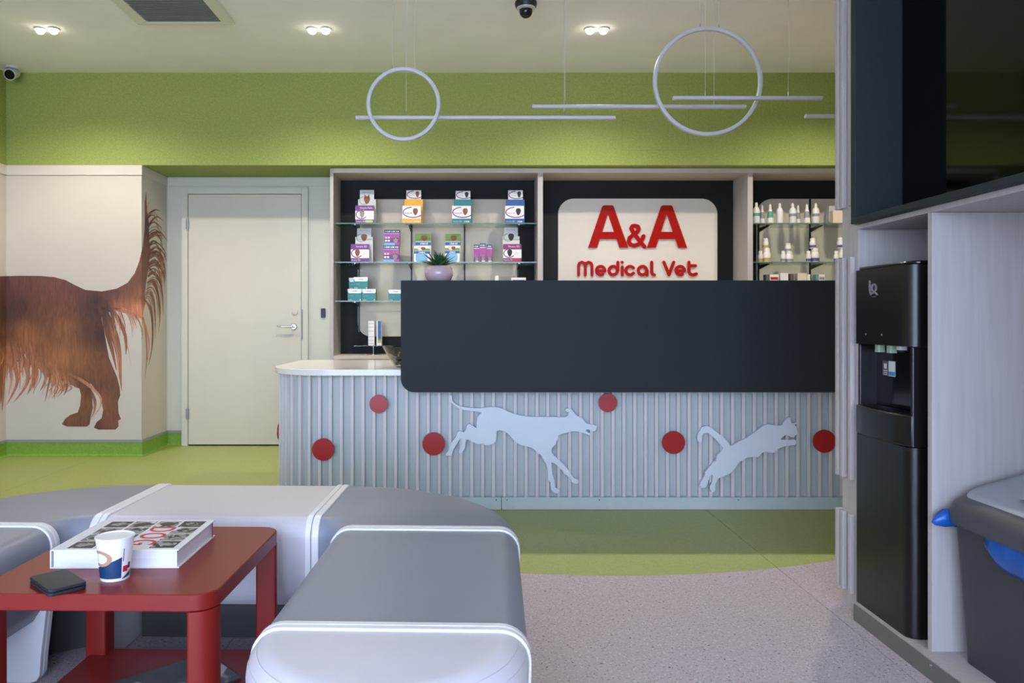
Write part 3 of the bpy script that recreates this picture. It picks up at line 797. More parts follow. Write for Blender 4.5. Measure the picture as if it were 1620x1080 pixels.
letter_strokes('letter', [ring_(654, 795, 45, 38, 322)], W)
letter_strokes('letter', [ring_(787, 795, 45, 0, 360), [(836, 795), (836, 842)]], W)
letter_strokes('letter', [[(885, 706), (885, 815), (893, 834), (914, 842)]], W)
letter_strokes('letter', [[(1015, 706), (1070, 840), (1120, 706)]], W)
letter_strokes('letter', [[(1283, 706), (1283, 805), (1296, 832), (1322, 842), (1362, 830)], [(1283, 743), (1352, 743)]], W)

# ------------------------------------------------------------------ products on the shelves
def product(px0, px1, py0, base, d, depth, label, design, name='medicine_box', cat='box', group=None, face=None):
    """carton standing on glass at height base; design draws print patches in 0..1 face units"""
    x0, x1 = XP(px0, d), XP(px1, d); w = x1 - x0
    h = ZP(py0, d) - base
    t = thing(name, ((x0 + x1) / 2, d, base + 0.0003), label, cat, group)
    design(t, w, h, depth)
    return t
def carton(t, w, h, depth, m): return MB().box(-w / 2, w / 2, 0, depth, 0, h).build('carton', m, t, bevel=0.0008)
_lift = [0]
def patch(t, w, h, m, u0, u1, v0, v1, r=0.0, lift=0.0005, name='print_patch'):
    x0, x1, z0, z1 = -w / 2 + u0 * w, -w / 2 + u1 * w, v0 * h, v1 * h
    pts = rrect(x0, x1, z0, z1, r * min(x1 - x0, z1 - z0), 5) if r else [(x0, z0), (x1, z0), (x1, z1), (x0, z1)]
    return MB().prism(pts, 'y', -lift, 0.0004).build(name, m, t)
def blob(t, w, h, m, u, v, ru, rv, lift=0.0010, ears=None, name='print_animal'):
    pts = []
    for k in range(14):
        a = 2 * math.pi * k / 14
        rr = 1.0 + (0.10 * math.sin(3 * a))
        pts.append((-w / 2 + (u + ru * math.cos(a) * rr) * w, (v + rv * math.sin(a) * rr) * h))
    mb = MB().prism(pts, 'y', -lift, 0.0004)
    if ears == 'up':
        for s in (-1, 1):
            mb.prism([(-w / 2 + (u + s * ru * 0.9) * w, (v + rv * 0.3) * h), (-w / 2 + (u + s * ru * 0.75) * w, (v + rv * 1.5) * h), (-w / 2 + (u + s * ru * 0.2) * w, (v + rv * 0.8) * h)], 'y', -lift, 0.0004)
    return mb.build(name, m, t)
def swoosh(t, w, h, m, u0, u1, v0, v1, th=0.05, lift=0.0009):
    """open oval arc print"""
    cu, cv, ru, rv = (u0 + u1) / 2, (v0 + v1) / 2, (u1 - u0) / 2, (v1 - v0) / 2
    line = [(-w / 2 + (cu + ru * math.cos(math.radians(a))) * w, (cv + rv * math.sin(math.radians(a))) * h) for a in range(100, 340, 16)]
    mb = MB(); stroke_mesh(mb, [line], th * w, lambda x, z, k: (x, 0.0004 - (lift + 0.0004) * k, z), 0, 6)
    return mb.build('print_arc', m, t)
def dashes(t, w, h, m, u0, u1, v, n, th=0.03, lift=0.0011):
    mb = MB(); s = (u1 - u0) / n
    for i in range(n):
        a = -w / 2 + (u0 + i * s) * w
        mb.box(a, a + s * w * (0.62 + 0.2 * ((i * 7) % 3 - 1)), -lift, 0.0004, (v - th / 2) * h, (v + th / 2 + 0.008 * (i % 2)) * h)
    return mb.build('print_line', m, t)
def word(t, w, h, body, m, u, v, size, lift=0.0012):
    return text_mesh('lettering', body, size * h, m, t, (-w / 2 + u * w, -lift, v * h), FACE_CAM, 0.0002)

def d_front(band, foot, pill, animal, ears=None, top_txt='Vectra 3D'):
    def f(t, w, h, dp):
        carton(t, w, h, dp, 'box_white')
        if band:
            patch(t, w, h, band, 0, 1, 0.70, 1.0); word(t, w, h, top_txt, 'box_white', 0.58, 0.86, 0.15)
        patch(t, w, h, foot, 0, 1, 0.0, 0.22 if band else 0.27)
        swoosh(t, w, h, 'box_purple', 0.04, 0.62 if band else 1.1, 0.26 if band else 0.34, 0.72 if band else 0.92)
        blob(t, w, h, animal, 0.36 if band else 0.70, 0.52 if band else 0.68, 0.13, 0.20, ears=ears)
        if pill: patch(t, w, h, pill, 0.52, 0.95, 0.05, 0.18, 0.45, 0.0009)
        word(t, w, h, 'Vectra 3D', 'box_white' if band else 'box_silver', 0.28, 0.11, 0.12)
        if band: dashes(t, w, h, 'box_silver', 0.6, 0.9, 0.5, 5, 0.04); dashes(t, w, h, 'box_silver', 0.6, 0.85, 0.42, 4, 0.04)
        else: word(t, w, h, 'Vectra 3D', 'box_purple', 0.32, 0.58, 0.11); dashes(t, w, h, 'box_white', 0.66, 0.95, 0.1, 4, 0.07)
    return f
def d_rear(main, head, head_h, animal, white_head=True, ears=None):
    """taller display carton with a narrower header card on top"""
    def f(t, w, h, dp):
        hb = h * (1 - head_h)
        MB().box(-w / 2, w / 2, 0, dp, 0, hb).build('carton', main, t, bevel=0.0008)
        hc = MB().box(-w * 0.40, w * 0.40, 0.002, 0.005, hb, h).build('header_card', head, t)
        if white_head:
            swoosh(t, w, h, 'box_purple', 0.14, 1.0, 1 - head_h * 0.9, 1 - head_h * 0.08, 0.04, lift=-0.0012)
            blob(t, w, h, animal, 0.70, 1 - head_h * 0.42, 0.10, head_h * 0.34, lift=-0.0010, ears=ears)
            word(t, w, h, 'Vectra 3D', 'label_grey', 0.36, 1 - head_h * 0.55, 0.05, lift=-0.0014)
        else:
            word(t, w, h, 'Vectra', 'label_grey', 0.46, 1 - head_h * 0.25, 0.09, lift=-0.0014)
            blob(t, w, h, animal, 0.50, 1 - head_h * 1.05, 0.17, head_h * 0.42, ears=ears, lift=0.0010)
            swoosh(t, w, h, 'label_grey', 0.08, 0.6, 1 - head_h * 1.55, 1 - head_h * 0.7, 0.05)
    return f
Z1, Z2, Z3 = shelf_z
DF, DR = 6.17, 6.25
grp = 'medicine boxes on the glass shelves'
product(562, 591.5, 325, Z1, DF, 0.06, 'purple and white carton with a cat picture, front left of top shelf', d_front('box_purple', 'box_purple', 'box_lime', 'fur_grey', 'up', 'Vectra Felis'), group=grp)
product(566.5, 594.5, 300.5, Z1, DR, 0.06, 'tall silvery carton with a tabby cat picture at top shelf left end', d_rear('box_silver', 'box_silver', 0.27, 'fur_brown', False, 'up'), group=grp)
product(636.5, 666, 325.5, Z1, DF, 0.06, 'white carton with yellow foot and puppy picture on top shelf', d_front(None, 'box_yellow', None, 'fur_brown'), group=grp)
product(640, 669, 301, Z1, DR, 0.06, 'taller yellow carton with white header card on top shelf', d_rear('box_yellow', 'box_white', 0.26, 'fur_brown'), group=grp)
product(715, 745, 325.5, Z1, DF, 0.06, 'white carton with teal foot and terrier picture on top shelf', d_front(None, 'box_teal', None, 'fur_brown'), group=grp)
product(718, 747, 302, Z1, DR, 0.06, 'taller teal carton with white header card on top shelf', d_rear('box_teal', 'box_white', 0.25, 'fur_dark'), group=grp)
product(799, 829, 325.5, Z1, DF, 0.06, 'white carton with blue foot and collie picture on top shelf', d_front(None, 'box_blue', None, 'fur_dark'), group=grp)
product(801, 830, 301, Z1, DR, 0.06, 'taller blue carton with white header card on top shelf', d_rear('box_blue', 'box_white', 0.27, 'fur_dark'), group=grp)
product(555, 584, 386, Z2, DF, 0.06, 'purple and white carton with brown puppy picture, left end of middle shelf', d_front('box_purple', 'box_purple', None, 'fur_brown'), group=grp)
product(562, 590, 361, Z2, DR, 0.06, 'tall white carton with brown dog picture at middle shelf left end', d_rear('box_silver', 'box_silver', 0.25, 'fur_brown', False), group=grp)
product(796, 825, 386, Z2, DF, 0.06, 'plum and white carton with red stripe and black dog, right end of middle shelf', d_front('box_plum', 'box_plum', 'box_red', 'fur_dark'), group=grp)
product(795, 822, 360, Z2, DR, 0.06, 'tall white carton with black dog picture at middle shelf right end', d_rear('box_silver', 'box_silver', 0.25, 'fur_dark', False), group=grp)
def d_violet(t, w, h, dp):
    carton(t, w, h, dp, 'box_magenta')
    patch(t, w, h, 'box_navy', 0, 1, 0.80, 1.0); dashes(t, w, h, 'box_white', 0.06, 0.96, 0.89, 9, 0.09)
    patch(t, w, h, 'box_sky', 0, 1, 0.735, 0.775); patch(t, w, h, 'box_purple', 0, 1, 0.17, 0.45)
    patch(t, w, h, 'box_sky', 0, 0.68, 0.0, 0.17)
    for i in range(2):
        for j in range(2): patch(t, w, h, 'box_white' if j == 0 else 'box_silver', 0.05 + 0.18 * i, 0.18 + 0.18 * i, 0.24 + 0.2 * j, 0.36 + 0.2 * j, 0.2, 0.0009)
    blob(t, w, h, 'fur_grey', 0.74, 0.34, 0.15, 0.19, lift=0.0012, ears='up')
lo = product(606.5, 631.5, 388, Z2, DF + 0.02, 0.05, 'violet carton with a pale kitten picture, lower of two stacked on middle shelf', d_violet, group=grp)
product(608, 632.5, 363.5, ZP(388, DF + 0.02), DF + 0.024, 0.045, 'violet carton with a pale kitten picture, upper of two stacked on middle shelf', d_violet, group=grp)
def d_meadow(t, w, h, dp):
    carton(t, w, h, dp, 'box_white')
    patch(t, w, h, 'box_grass', 0, 1, 0.74, 1.0); patch(t, w, h, 'box_blue', 0, 1, 0.60, 0.72); dashes(t, w, h, 'box_white', 0.3, 0.8, 0.66, 6, 0.05)
    blob(t, w, h, 'fur_brown', 0.55, 0.86, 0.2, 0.10)
    patch(t, w, h, 'box_sky', 0.12, 0.88, 0.02, 0.58, 0.45, 0.0007)
def d_meadow_low(t, w, h, dp):
    carton(t, w, h, dp, 'box_white')
    patch(t, w, h, 'box_sky', 0.1, 0.86, 0.0, 0.55, 0.3, 0.0007); patch(t, w, h, 'box_blue', 0, 1, 0.52, 0.68); dashes(t, w, h, 'box_white', 0.3, 0.72, 0.60, 5, 0.07)
    patch(t, w, h, 'box_grass', 0, 1, 0.70, 0.84); blob(t, w, h, 'box_cream', 0.4, 0.86, 0.2, 0.14); blob(t, w, h, 'fur_brown', 0.58, 0.84, 0.14, 0.10, 0.0013)
product(657.5, 682, 370, Z2, DR, 0.05, 'tall meadow picture carton, left of the pair behind the pot plant', d_meadow, group=grp)
product(655, 680, 389, Z2, DF + 0.01, 0.04, 'shorter blue and white meadow carton at left behind the pot plant', d_meadow_low, group=grp)
product(704.5, 728.5, 370, Z2, DR, 0.05, 'tall meadow picture carton, right of the pair behind the pot plant', d_meadow, group=grp)
product(704, 727, 388, Z2, DF + 0.01, 0.04, 'shorter blue and white meadow carton at right behind the pot plant', d_meadow_low, group=grp)
def d_slim(t, w, h, dp):
    carton(t, w, h, dp, 'box_magenta')
    patch(t, w, h, 'box_navy', 0, 1, 0.82, 1.0); dashes(t, w, h, 'box_white', 0.08, 0.94, 0.9, 4, 0.07); patch(t, w, h, 'box_silver', 0, 1, 0.76, 0.81)
    patch(t, w, h, 'box_purple', 0, 1, 0.0, 0.30); blob(t, w, h, 'fur_grey', 0.55, 0.20, 0.26, 0.15, ears='up'); blob(t, w, h, 'box_cream', 0.6, 0.05, 0.3, 0.06, 0.0013)
product(749.5, 758.3, 387, Z2, DF + 0.02, 0.025, 'slim magenta carton on middle shelf, leftmost of three', d_slim, group=grp)
product(758.9, 768.6, 385, Z2, DF + 0.01, 0.025, 'slim magenta carton on middle shelf, tallest of three', d_slim, group=grp)
product(769.6, 778.8, 387, Z2, DF + 0.02, 0.025, 'slim magenta carton on middle shelf, rightmost of three', d_slim, group=grp)
def d_teal(t, w, h, dp):
    carton(t, w, h, dp, 'box_teal')
    patch(t, w, h, 'box_white', 0, 1, 0.80, 1.0); patch(t, w, h, 'box_white', 0.03, 1, 0.64, 0.9, 0.48, 0.0007); dashes(t, w, h, 'box_dark', 0.32, 0.72, 0.82, 4, 0.05)
    dashes(t, w, h, 'box_sky', 0.06, 0.44, 0.42, 3, 0.03); dashes(t, w, h, 'box_white', 0.05, 0.3, 0.07, 3, 0.05); patch(t, w, h, 'box_white', 0.86, 0.94, 0.04, 0.14, 0.4, 0.0008)
zt = ZP(457, DF)
product(550, 572, 457, Z3, DF, 0.06, 'teal and white carton at the left end of the lowest shelf', d_teal, group=grp)
product(572.6, 594.5, 457, Z3, DF, 0.06, 'second teal and white carton from the left on the lowest shelf', d_teal, group=grp)
product(552, 574, 439.3, zt, DF + 0.066, 0.05, 'teal and white carton stacked at back left on the lowest shelf', d_teal, group=grp)
product(559.5, 582, 438.2, zt, DF + 0.004, 0.055, 'teal and white carton stacked at front on the lowest shelf', d_teal, group=grp)
product(614.5, 636.5, 458, Z3, DF, 0.06, 'teal and white carton on the lowest shelf beside the desk screen', d_teal, group=grp)
def d_plain(m, stripe=None):
    def f(t, w, h, dp):
        carton(t, w, h, dp, m)
        if stripe: patch(t, w, h, stripe, 0.08, 0.92, 0.80, 0.9)
    return f
product(809, 832, 439, Z3, DF, 0.06, 'low white carton just showing above the desk screen by the shelf divider', d_plain('box_white', 'box_dark'), group=grp)

def bottle(px, wpx, py0, base, d, label, style, band=None, cap='bottle_white', name='bottle'):
    x = XP(px, d); r = wpx * d / F / 2; h = ZP(py0, d) - base
    t = thing(name, (x, d, base + 0.0003), label, 'bottle', 'white bottles on the glass shelves')
    if style == 'tall':
        prof = [(0, 0), (r * 0.94, 0), (r, h * 0.03), (r, h * 0.58), (r * 0.94, h * 0.66), (r * 0.70, h * 0.75), (r * 0.42, h * 0.80), (0, h * 0.80)]
        MB().lathe(prof, n=18).build('body', 'bottle_white', t, smooth=True)
        MB().lathe([(0, h * 0.79), (r * 0.42, h * 0.79), (r * 0.40, h * 0.94), (r * 0.30, h), (0, h)], n=14).build('cap', cap, t, smooth=True)
        if band: MB().lathe([(r * 1.006, h * 0.36), (r * 1.006, h * 0.50)], n=18).build('label', band, t, smooth=True)
    elif style == 'cone':
        prof = [(0, 0), (r * 0.95, 0), (r, h * 0.04), (r * 0.92, h * 0.30), (r * 0.62, h * 0.66), (r * 0.36, h * 0.78), (0, h * 0.78)]
        MB().lathe(prof, n=18).build('body', 'bottle_white', t, smooth=True)
        MB().lathe([(0, h * 0.77), (r * 0.40, h * 0.77), (r * 0.36, h * 0.93), (r * 0.22, h), (0, h)], n=14).build('cap', cap, t, smooth=True)
        if band: MB().lathe([(r * 0.93, h * 0.31), (r * 0.66, h * 0.63)], n=18).build('label', band, t, smooth=True)
    else:                                     # pill jar
        prof = [(0, 0), (r * 0.95, 0), (r, h * 0.04), (r, h * 0.62), (r * 0.8, h * 0.72), (0, h * 0.72)]
        MB().lathe(prof, n=18).build('body', 'bottle_white', t, smooth=True)
        MB().lathe([(0, h * 0.71), (r * 0.80, h * 0.71), (r * 0.80, h * 0.97), (r * 0.72, h), (0, h)], n=18).build('cap', cap, t, smooth=True)
        if band: MB().lathe([(r * 1.01, h * 0.08), (r * 1.01, h * 0.32)], n=18).build('label', band, t, smooth=True)
    return t
for (px, w, y, d, st, bd, lb) in [
    (1196.5, 11, 320.5, 6.22, 'tall', 'label_green', 'tall white bottle with green label beside the shelf divider'),
    (1205.8, 8.5, 324.5, 6.26, 'cone', 'label_grey', 'small white cone bottle, second from the divider on top right shelf'),
    (1218.5, 10.5, 323, 6.22, 'cone', 'label_green', 'white cone bottle, third from the divider on top right shelf'),
    (1233.5, 10.5, 321.8, 6.22, 'tall', None, 'plain white bottle, fourth from the divider on top right shelf'),
    (1254, 11, 321.8, 6.22, 'tall', 'label_grey', 'white bottle with grey mark, fifth from the divider on top right shelf'),
    (1262.5, 8.5, 325, 6.29, 'cone', 'label_grey', 'small grey labelled bottle tucked behind the fifth bottle'),
    (1276.5, 10.5, 323, 6.22, 'cone', 'label_grey', 'white cone bottle just left of the dark shelf rail'),
    (1290.5, 11, 321.8, 6.22, 'tall', 'label_grey', 'white bottle just right of the dark shelf rail')]:
    bottle(px, w, y, Z1, d, lb, st, bd)
def rightbox(px0, px1, py, base, d, lb, m, st=None, dp=0.06): product(px0, px1, py, base, d, dp, lb, d_plain(m, st), group='cartons on the right hand shelves')
rightbox(1318, 1334, 333, Z1, DF, 'cream carton on top right shelf beside the slatted unit', 'box_cream')
rightbox(1311.5, 1330, 325.5, Z1, 6.30, 'taller pale carton behind the cream one on top right shelf', 'box_silver')
k = 0
for (pj, pb, ps, ttop, tb, band, nm) in [(1211, 1212.5, 1203, 377, 393, 'label_gold', 'gold banded'), (1246.8, 1248, 1239, 385, 398, 'label_grey', 'grey banded'),
                                         (1285.6, 1289, 1279, 377, 393, 'label_violet', 'violet banded left'), (1329.5, 1333, 1323, 376, 393, 'label_violet', 'violet banded right')]:
    db = 6.22; zb = ZP(tb, db)
    bottle(pb, 13, tb, Z2, db, 'larger %s white jar at the bottom of its stack on middle right shelf' % nm, 'jar', band, name='pill_jar')
    bottle(pj, 9.5, ttop, zb, db, 'smaller %s white jar standing on top of another jar' % nm, 'jar', band, name='pill_jar')
    bottle(ps, 7.5, 397, Z2, db - 0.02, 'smallest %s white jar beside a stack on middle right shelf' % nm, 'jar', band, name='pill_jar')
for (a, b_, y, m, st, lb) in [(1212, 1217.5, 434, 'box_dark', None, 'dark narrow carton low on right shelf near the divider'), (1218, 1232, 434, 'box_white', 'box_red', 'white carton with red print on low right shelf'),
                          (1235, 1247, 431.8, 'box_white', None, 'plain white carton on low right shelf'), (1251, 1256, 433, 'box_dark', None, 'thin dark carton on low right shelf'),
                          (1262, 1276.5, 432, 'box_cream', None, 'cream carton on low right shelf near the rail'), (1291, 1295, 434, 'label_green', None, 'thin green carton on low right shelf'),
                          (1295.6, 1305, 434, 'box_white', 'label_grey', 'white lined carton at right on low right shelf')]:
    rightbox(a, b_, y, Z3, DF, lb, m, st)
bottle(1279.5, 6, 434, Z3, DF, 'low white jar beside the cream carton on low right shelf', 'jar', None, name='pill_jar')
bottle(786, 8.5, 436, Z3, DF, 'small white capped bottle with orange body showing above the desk screen', 'jar', 'box_red')

# leaflet stand on the bottom board
ls = thing('leaflet_stand', (XP(592, 6.26), 6.26, cz0 + 0.0285), 'small clear stand with white and blue leaflet strips left of the desk screen', 'display stand')
MB().lathe([(0, 0), (0.06, 0), (0.06, 0.004), (0, 0.004)], n=28).build('base', 'chrome', ls, smooth=True)
MB().tube([(-0.006, 0, 0.004), (-0.006, 0, 0.072)], 0.011, 14).build('pole', 'glass_clear', ls, smooth=True)
MB().tube([(-0.006, 0, 0.004), (-0.006, 0, 0.070)], 0.004, 10).build('rod', 'chrome', ls, smooth=True)
MB().box(-0.16, 0.15, -0.05, 0.05, 0.070, 0.074).build('plate', 'glass_clear', ls)
wb = MB().box(-0.044, 0.004, -0.03, 0.02, 0.0745, 0.272).build('white_leaflet_box', 'box_white', ls, bevel=0.001)
for v in (0.09, 0.115, 0.145, 0.19, 0.222, 0.25): MB().box(-0.043, 0.001, -0.0306, -0.0302, v, v + 0.002).build('print_line', 'box_dark', wb)
bb = MB().box(0.022, 0.062, -0.03, 0.02, 0.0745, 0.272).build('blue_leaflet_box', 'box_white', ls, bevel=0.001)
MB().box(0.032, 0.060, -0.0306, -0.0302, 0.13, 0.271).build('print_patch', 'box_blue', bb)
MB().box(0.032, 0.060, -0.0306, -0.0302, 0.115, 0.13).build('print_patch', 'box_grass', bb)
MB().box(0.032, 0.060, -0.0306, -0.0302, 0.095, 0.115).build('print_patch', 'label_gold', bb)

# ------------------------------------------------------------------ reception desk
DY, DYB = 4.32, 4.345                        # slat front, backing front
AR, AX, AY = 0.30, -0.845, 4.62              # rounded corner: radius to slat face, centre
DX1, DY1 = 2.75, 5.27
desk = thing('reception_desk', (0, 0, 0), 'long white slatted reception desk with rounded left end', 'reception desk')
def desk_path(off, n=14):
    """outline of the front at distance off behind the slat faces, from the right end round to the back left"""
    r = AR - off
    return [(DX1, DY + off)] + [(AX + r * math.cos(math.radians(a)), AY + r * math.sin(math.radians(a))) for a in [270 - 90 * i / n for i in range(n + 1)]] + [(AX - r, DY1)]
bk = desk_path(0.025); bk2 = desk_path(0.045)
MB().prism(bk + bk2[::-1], 'z', 0.0, 0.744).build('backing', 'slat_back', desk, smooth=True, angle=30)
# plinth strip in separate boards
pf, pb_ = desk_path(-0.020), desk_path(0.024)
def clip_board(x0, x1):
    return MB().box(x0, x1, DY - 0.02, DY + 0.024, 0.001, 0.068).build('plinth_board', 'plinth', desk, bevel=0.0015)
clip_board(0.160, 2.05); clip_board(2.053, DX1); clip_board(AX, 0.157)
MB().prism(pf[1:] + pb_[:0:-1], 'z', 0.001, 0.068).build('plinth_board', 'plinth', desk, smooth=True, angle=30)
for x in (0.13, 0.19, 0.70, 1.47): MB().disc((x, DY - 0.0212, 0.055), 0.0035, 0.001, 'y', 10).build('screw', 'rail_dark', desk)
pitch, x_first = 0.0605, -0.1877
sp = MB().prism(rrect(-0.0092, 0.0092, 0.0, 0.0262, (0.002, 0.002, 0, 0), 2), 'z', 0.066, 0.7445).build('slat', 'slat_white', desk, loc=(x_first, DY, 0))
for k in range(-10, 48):
    x = x_first + k * pitch
    if k == 0 or x < AX or x > DX1 - 0.02: continue
    share(sp, 'slat', desk, (x, DY, 0))
xlast = x_first - 10 * pitch
s0 = pitch - (xlast - AX)
s = s0
while s < AR * math.pi / 2 + (DY1 - AY) - 0.02:
    if s < AR * math.pi / 2:
        a = math.radians(270) - s / AR
        loc = (AX + AR * math.cos(a), AY + AR * math.sin(a), 0); rz = a - math.radians(270)
    else:
        loc = (AX - AR, AY + s - AR * math.pi / 2, 0); rz = -math.pi / 2
    share(sp, 'slat', desk, loc, (0, 0, rz))
    s += pitch
MB().box(AX - 0.26, DX1, DY1 - 0.03, DY1, 0.0, 0.744).build('back_board', 'slat_back', desk)

wt = desk_path(-0.018, 20); wt[0] = (DX1, DY - 0.078)
r = AR + 0.018
wt = [(DX1, 4.242), (AX + 0.06, 4.242)] + [(AX + 0.06 + (r + 0.06) * math.cos(math.radians(a)), 4.242 + (AY - 4.242) + (AY - 4.242) * math.sin(math.radians(a))) for a in [270 - 90 * i / 20 for i in range(1, 21)]] + [(-1.163, 5.20)] + arc(-1.093, 5.22, 0.07, 180, 90, 5) + [(DX1, 5.29)]
wtop = tag(MB().prism(wt, 'z', 0.745, 0.779).build('worktop', 'solid_white', smooth=True, angle=30, bevel=0.003), 'glossy white worktop with rounded left corner on the slatted desk', 'worktop')

PX0 = XP(634, 4.18)
scr = thing('desk_screen', (0, 4.18, 0), 'dark slate raised counter panel fixed over the front of the desk', 'counter screen')
MB().prism(rrect(PX0, DX1, ZP(620.5, 4.18), ZP(443.3, 4.18), (0.075, 0, 0.0, 0.006), 12), 'y', 0.0, 0.035).build('front_panel', 'slate', scr, bevel=0.002)
MB().box(PX0 + 0.002, DX1, 0.0352, 0.42, ZP(443.3, 4.18) - 0.036, ZP(443.3, 4.18) - 0.0005).build('top_board', 'slate', scr, bevel=0.002)
MB().box(-0.22, -0.18, 0.0655, 0.40, 0.7792, ZP(443.3, 4.18) - 0.037).build('side_panel', 'slate', scr)
ZC = ZP(443.3, 4.18)

# silhouettes and red discs mounted on the slats
dog = [(128,92),(150,92),(152,135),(165,158),(195,180),(235,197),(290,205),(360,212),(420,213),(470,205),(530,200),(580,202),(625,215),(680,243),(740,268),(800,282),(870,292),(960,295),(1080,295),(1180,297),(1225,297),(1248,285),(1255,270),(1240,262),(1262,255),(1240,248),(1225,235),(1230,218),(1258,214),(1285,225),(1310,255),(1335,285),(1365,295),(1392,312),(1410,340),(1430,358),(1465,365),(1500,373),(1525,382),(1522,405),(1508,430),(1470,432),(1448,415),(1425,416),(1420,428),(1440,440),(1462,450),(1472,465),(1462,474),(1430,460),(1390,445),(1340,434),(1290,432),(1230,447),(1160,468),(1160,500),(1140,535),(1138,555),(1110,575),(1095,600),(1098,635),(1120,665),(1160,700),(1210,745),(1245,785),(1280,840),(1310,875),(1345,890),(1355,910),(1345,930),(1310,930),(1285,912),(1278,890),(1240,850),(1210,835),(1200,805),(1160,770),(1120,735),(1092,728),(1097,780),(1105,840),(1125,900),(1130,965),(1150,975),(1172,985),(1172,1008),(1150,1022),(1120,1018),(1095,995),(1085,960),(1085,910),(1062,898),(1060,860),(1058,790),(1045,745),(1010,690),(995,655),(960,640),(945,615),(905,587),(850,575),(800,560),(760,540),(720,500),(690,460),(650,432),(605,422),(575,430),(572,470),(570,520),(545,550),(505,566),(465,565),(440,545),(415,557),(385,550),(340,532),(305,512),(285,512),(278,545),(275,590),(250,625),(230,647),(215,635),(220,605),(240,575),(245,535),(240,505),(220,510),(195,555),(165,600),(145,660),(92,665),(92,645),(120,610),(140,555),(155,525),(185,490),(210,430),(240,432),(262,442),(280,420),(295,375),(315,360),(350,382),(382,402),(385,350),(392,300),(410,275),(428,255),(390,245),(330,238),(270,232),(215,212),(165,180),(132,150),(122,120)]
cat_ = [(105,420),(95,385),(100,340),(120,300),(150,255),(185,242),(225,243),(265,270),(340,330),(420,395),(470,465),(490,468),(540,435),(640,390),(720,335),(800,275),(860,232),(900,223),(960,232),(1030,238),(1060,232),(1085,190),(1130,145),(1160,148),(1165,205),(1190,212),(1222,202),(1225,215),(1205,230),(1222,245),(1228,280),(1238,320),(1225,340),(1210,350),(1205,370),(1165,370),(1130,350),(1095,345),(1065,368),(1045,395),(1120,400),(1195,395),(1220,405),(1222,445),(1205,458),(1150,465),(1080,478),(1025,500),(970,548),(905,548),(870,527),(840,545),(790,597),(730,597),(670,600),(620,625),(570,660),(520,730),(470,785),(400,815),(345,835),(320,865),(302,900),(302,960),(290,992),(258,997),(240,960),(238,925),(265,875),(272,800),(240,800),(228,850),(205,915),(185,947),(148,947),(122,920),(130,880),(155,850),(175,820),(190,760),(240,700),(275,655),(310,635),(320,580),(375,525),(388,490),(340,435),(290,380),(215,318),(175,322),(150,345),(145,400),(142,425),(125,435)]
YC = DY - 0.022
def cutout(name, pts, px0, py0, sc, label, cat):
    w = [(XP(px0 + u / sc, YC), ZP(py0 + v / sc, YC)) for u, v in pts]
    cx = sum(p[0] for p in w) / len(w); cz = min(p[1] for p in w)
    mb = MB().prism([(p[0] - cx, p[1] - cz) for p in w], 'y', 0.0, 0.0215)
    o = mb.build(name, 'cut_white', loc=(cx, YC, cz))
    return tag(o, label, cat)
cutout('dog_silhouette', dog, 690, 610, 6.0, 'white running dog silhouette mounted on the slatted desk front', 'wall decoration')
cutout('cat_silhouette', cat_, 1090, 640, 7.2, 'white leaping cat silhouette mounted on the slatted desk front', 'wall decoration')
discs = [(599, 639, 14.5, 'smaller red disc on the desk under the white worktop left of the slate screen'), (511, 711, 17.6, 'red disc low at the rounded left end of the desk'),
         (686, 702, 18, 'red disc beside the hind paws of the dog silhouette'), (962, 637, 14.8, 'smaller red disc at the muzzle of the dog silhouette under the screen'),
         (1066, 700, 18, 'red disc between the dog and the cat silhouettes'), (1305, 698, 18, 'red disc right of the leaping cat, cut by the unit')]
for (px, py, r, lb) in discs:
    d = DY - 0.026; R = r * d / F; zc = ZP(py, d)
    o = MB().lathe([(0, 0.0255), (R * 0.5, 0.0255), (R * 0.5, 0.012), (R, 0.012), (R, 0.001), (R - 0.001, 0), (0, 0)], n=40, axis='y').build('red_disc', 'disc_red', loc=(XP(px, d), d, zc), smooth=True, angle=40)
    tag(o, lb, 'disc', 'red discs on the desk front')
o = MB().lathe([(0, 0.0), (0.05, 0.0), (0.05, -0.012), (0.0, -0.012)], n=36, axis='x').build('red_disc', 'disc_red', loc=(AX - AR - 0.0005, 4.64, ZP(682, 4.64)), smooth=True)
tag(o, 'red disc seen edge-on at the far left side of the desk', 'disc', 'red discs on the desk front')

# plant in pink pot on the screen
pt = thing('potted_succulent', (XP(694.5, 4.36), 4.36, ZC + 0.0003), 'small spiky green succulent in a glossy pink pot on the desk screen', 'plant')
prof = [(0.0, 0.0), (0.055, 0.0), (0.068, 0.012), (0.079, 0.035), (0.080, 0.052), (0.074, 0.075), (0.064, 0.088), (0.060, 0.089), (0.058, 0.080), (0.0, 0.078)]
MB().lathe(prof, n=36).build('pot', 'pot_pink', pt, smooth=True)
MB().disc((0, 0, 0.078), 0.059, 0.004, 'z', 24).build('soil', 'soil', pt)
def leaf_mesh(m):
    prof = [(0.0, 0.0085), (0.25, 0.0095), (0.6, 0.0065), (0.85, 0.003), (1.0, 0.0004)]
    rings = []
    for (t, w) in prof:
        x = t * 0.08; z = 0.012 * math.sin(t * 1.9)
        rings.append([(x, -w, z + w * 0.35), (x, 0, z - w * 0.35), (x, w, z + w * 0.35), (x, 0, z + w * 0.15)])
    return MB().loft(rings).build('leaf', m, pt, smooth=True)
l0 = [leaf_mesh('leaf_green'), leaf_mesh('leaf_light')]
random.seed(3)
n = 0
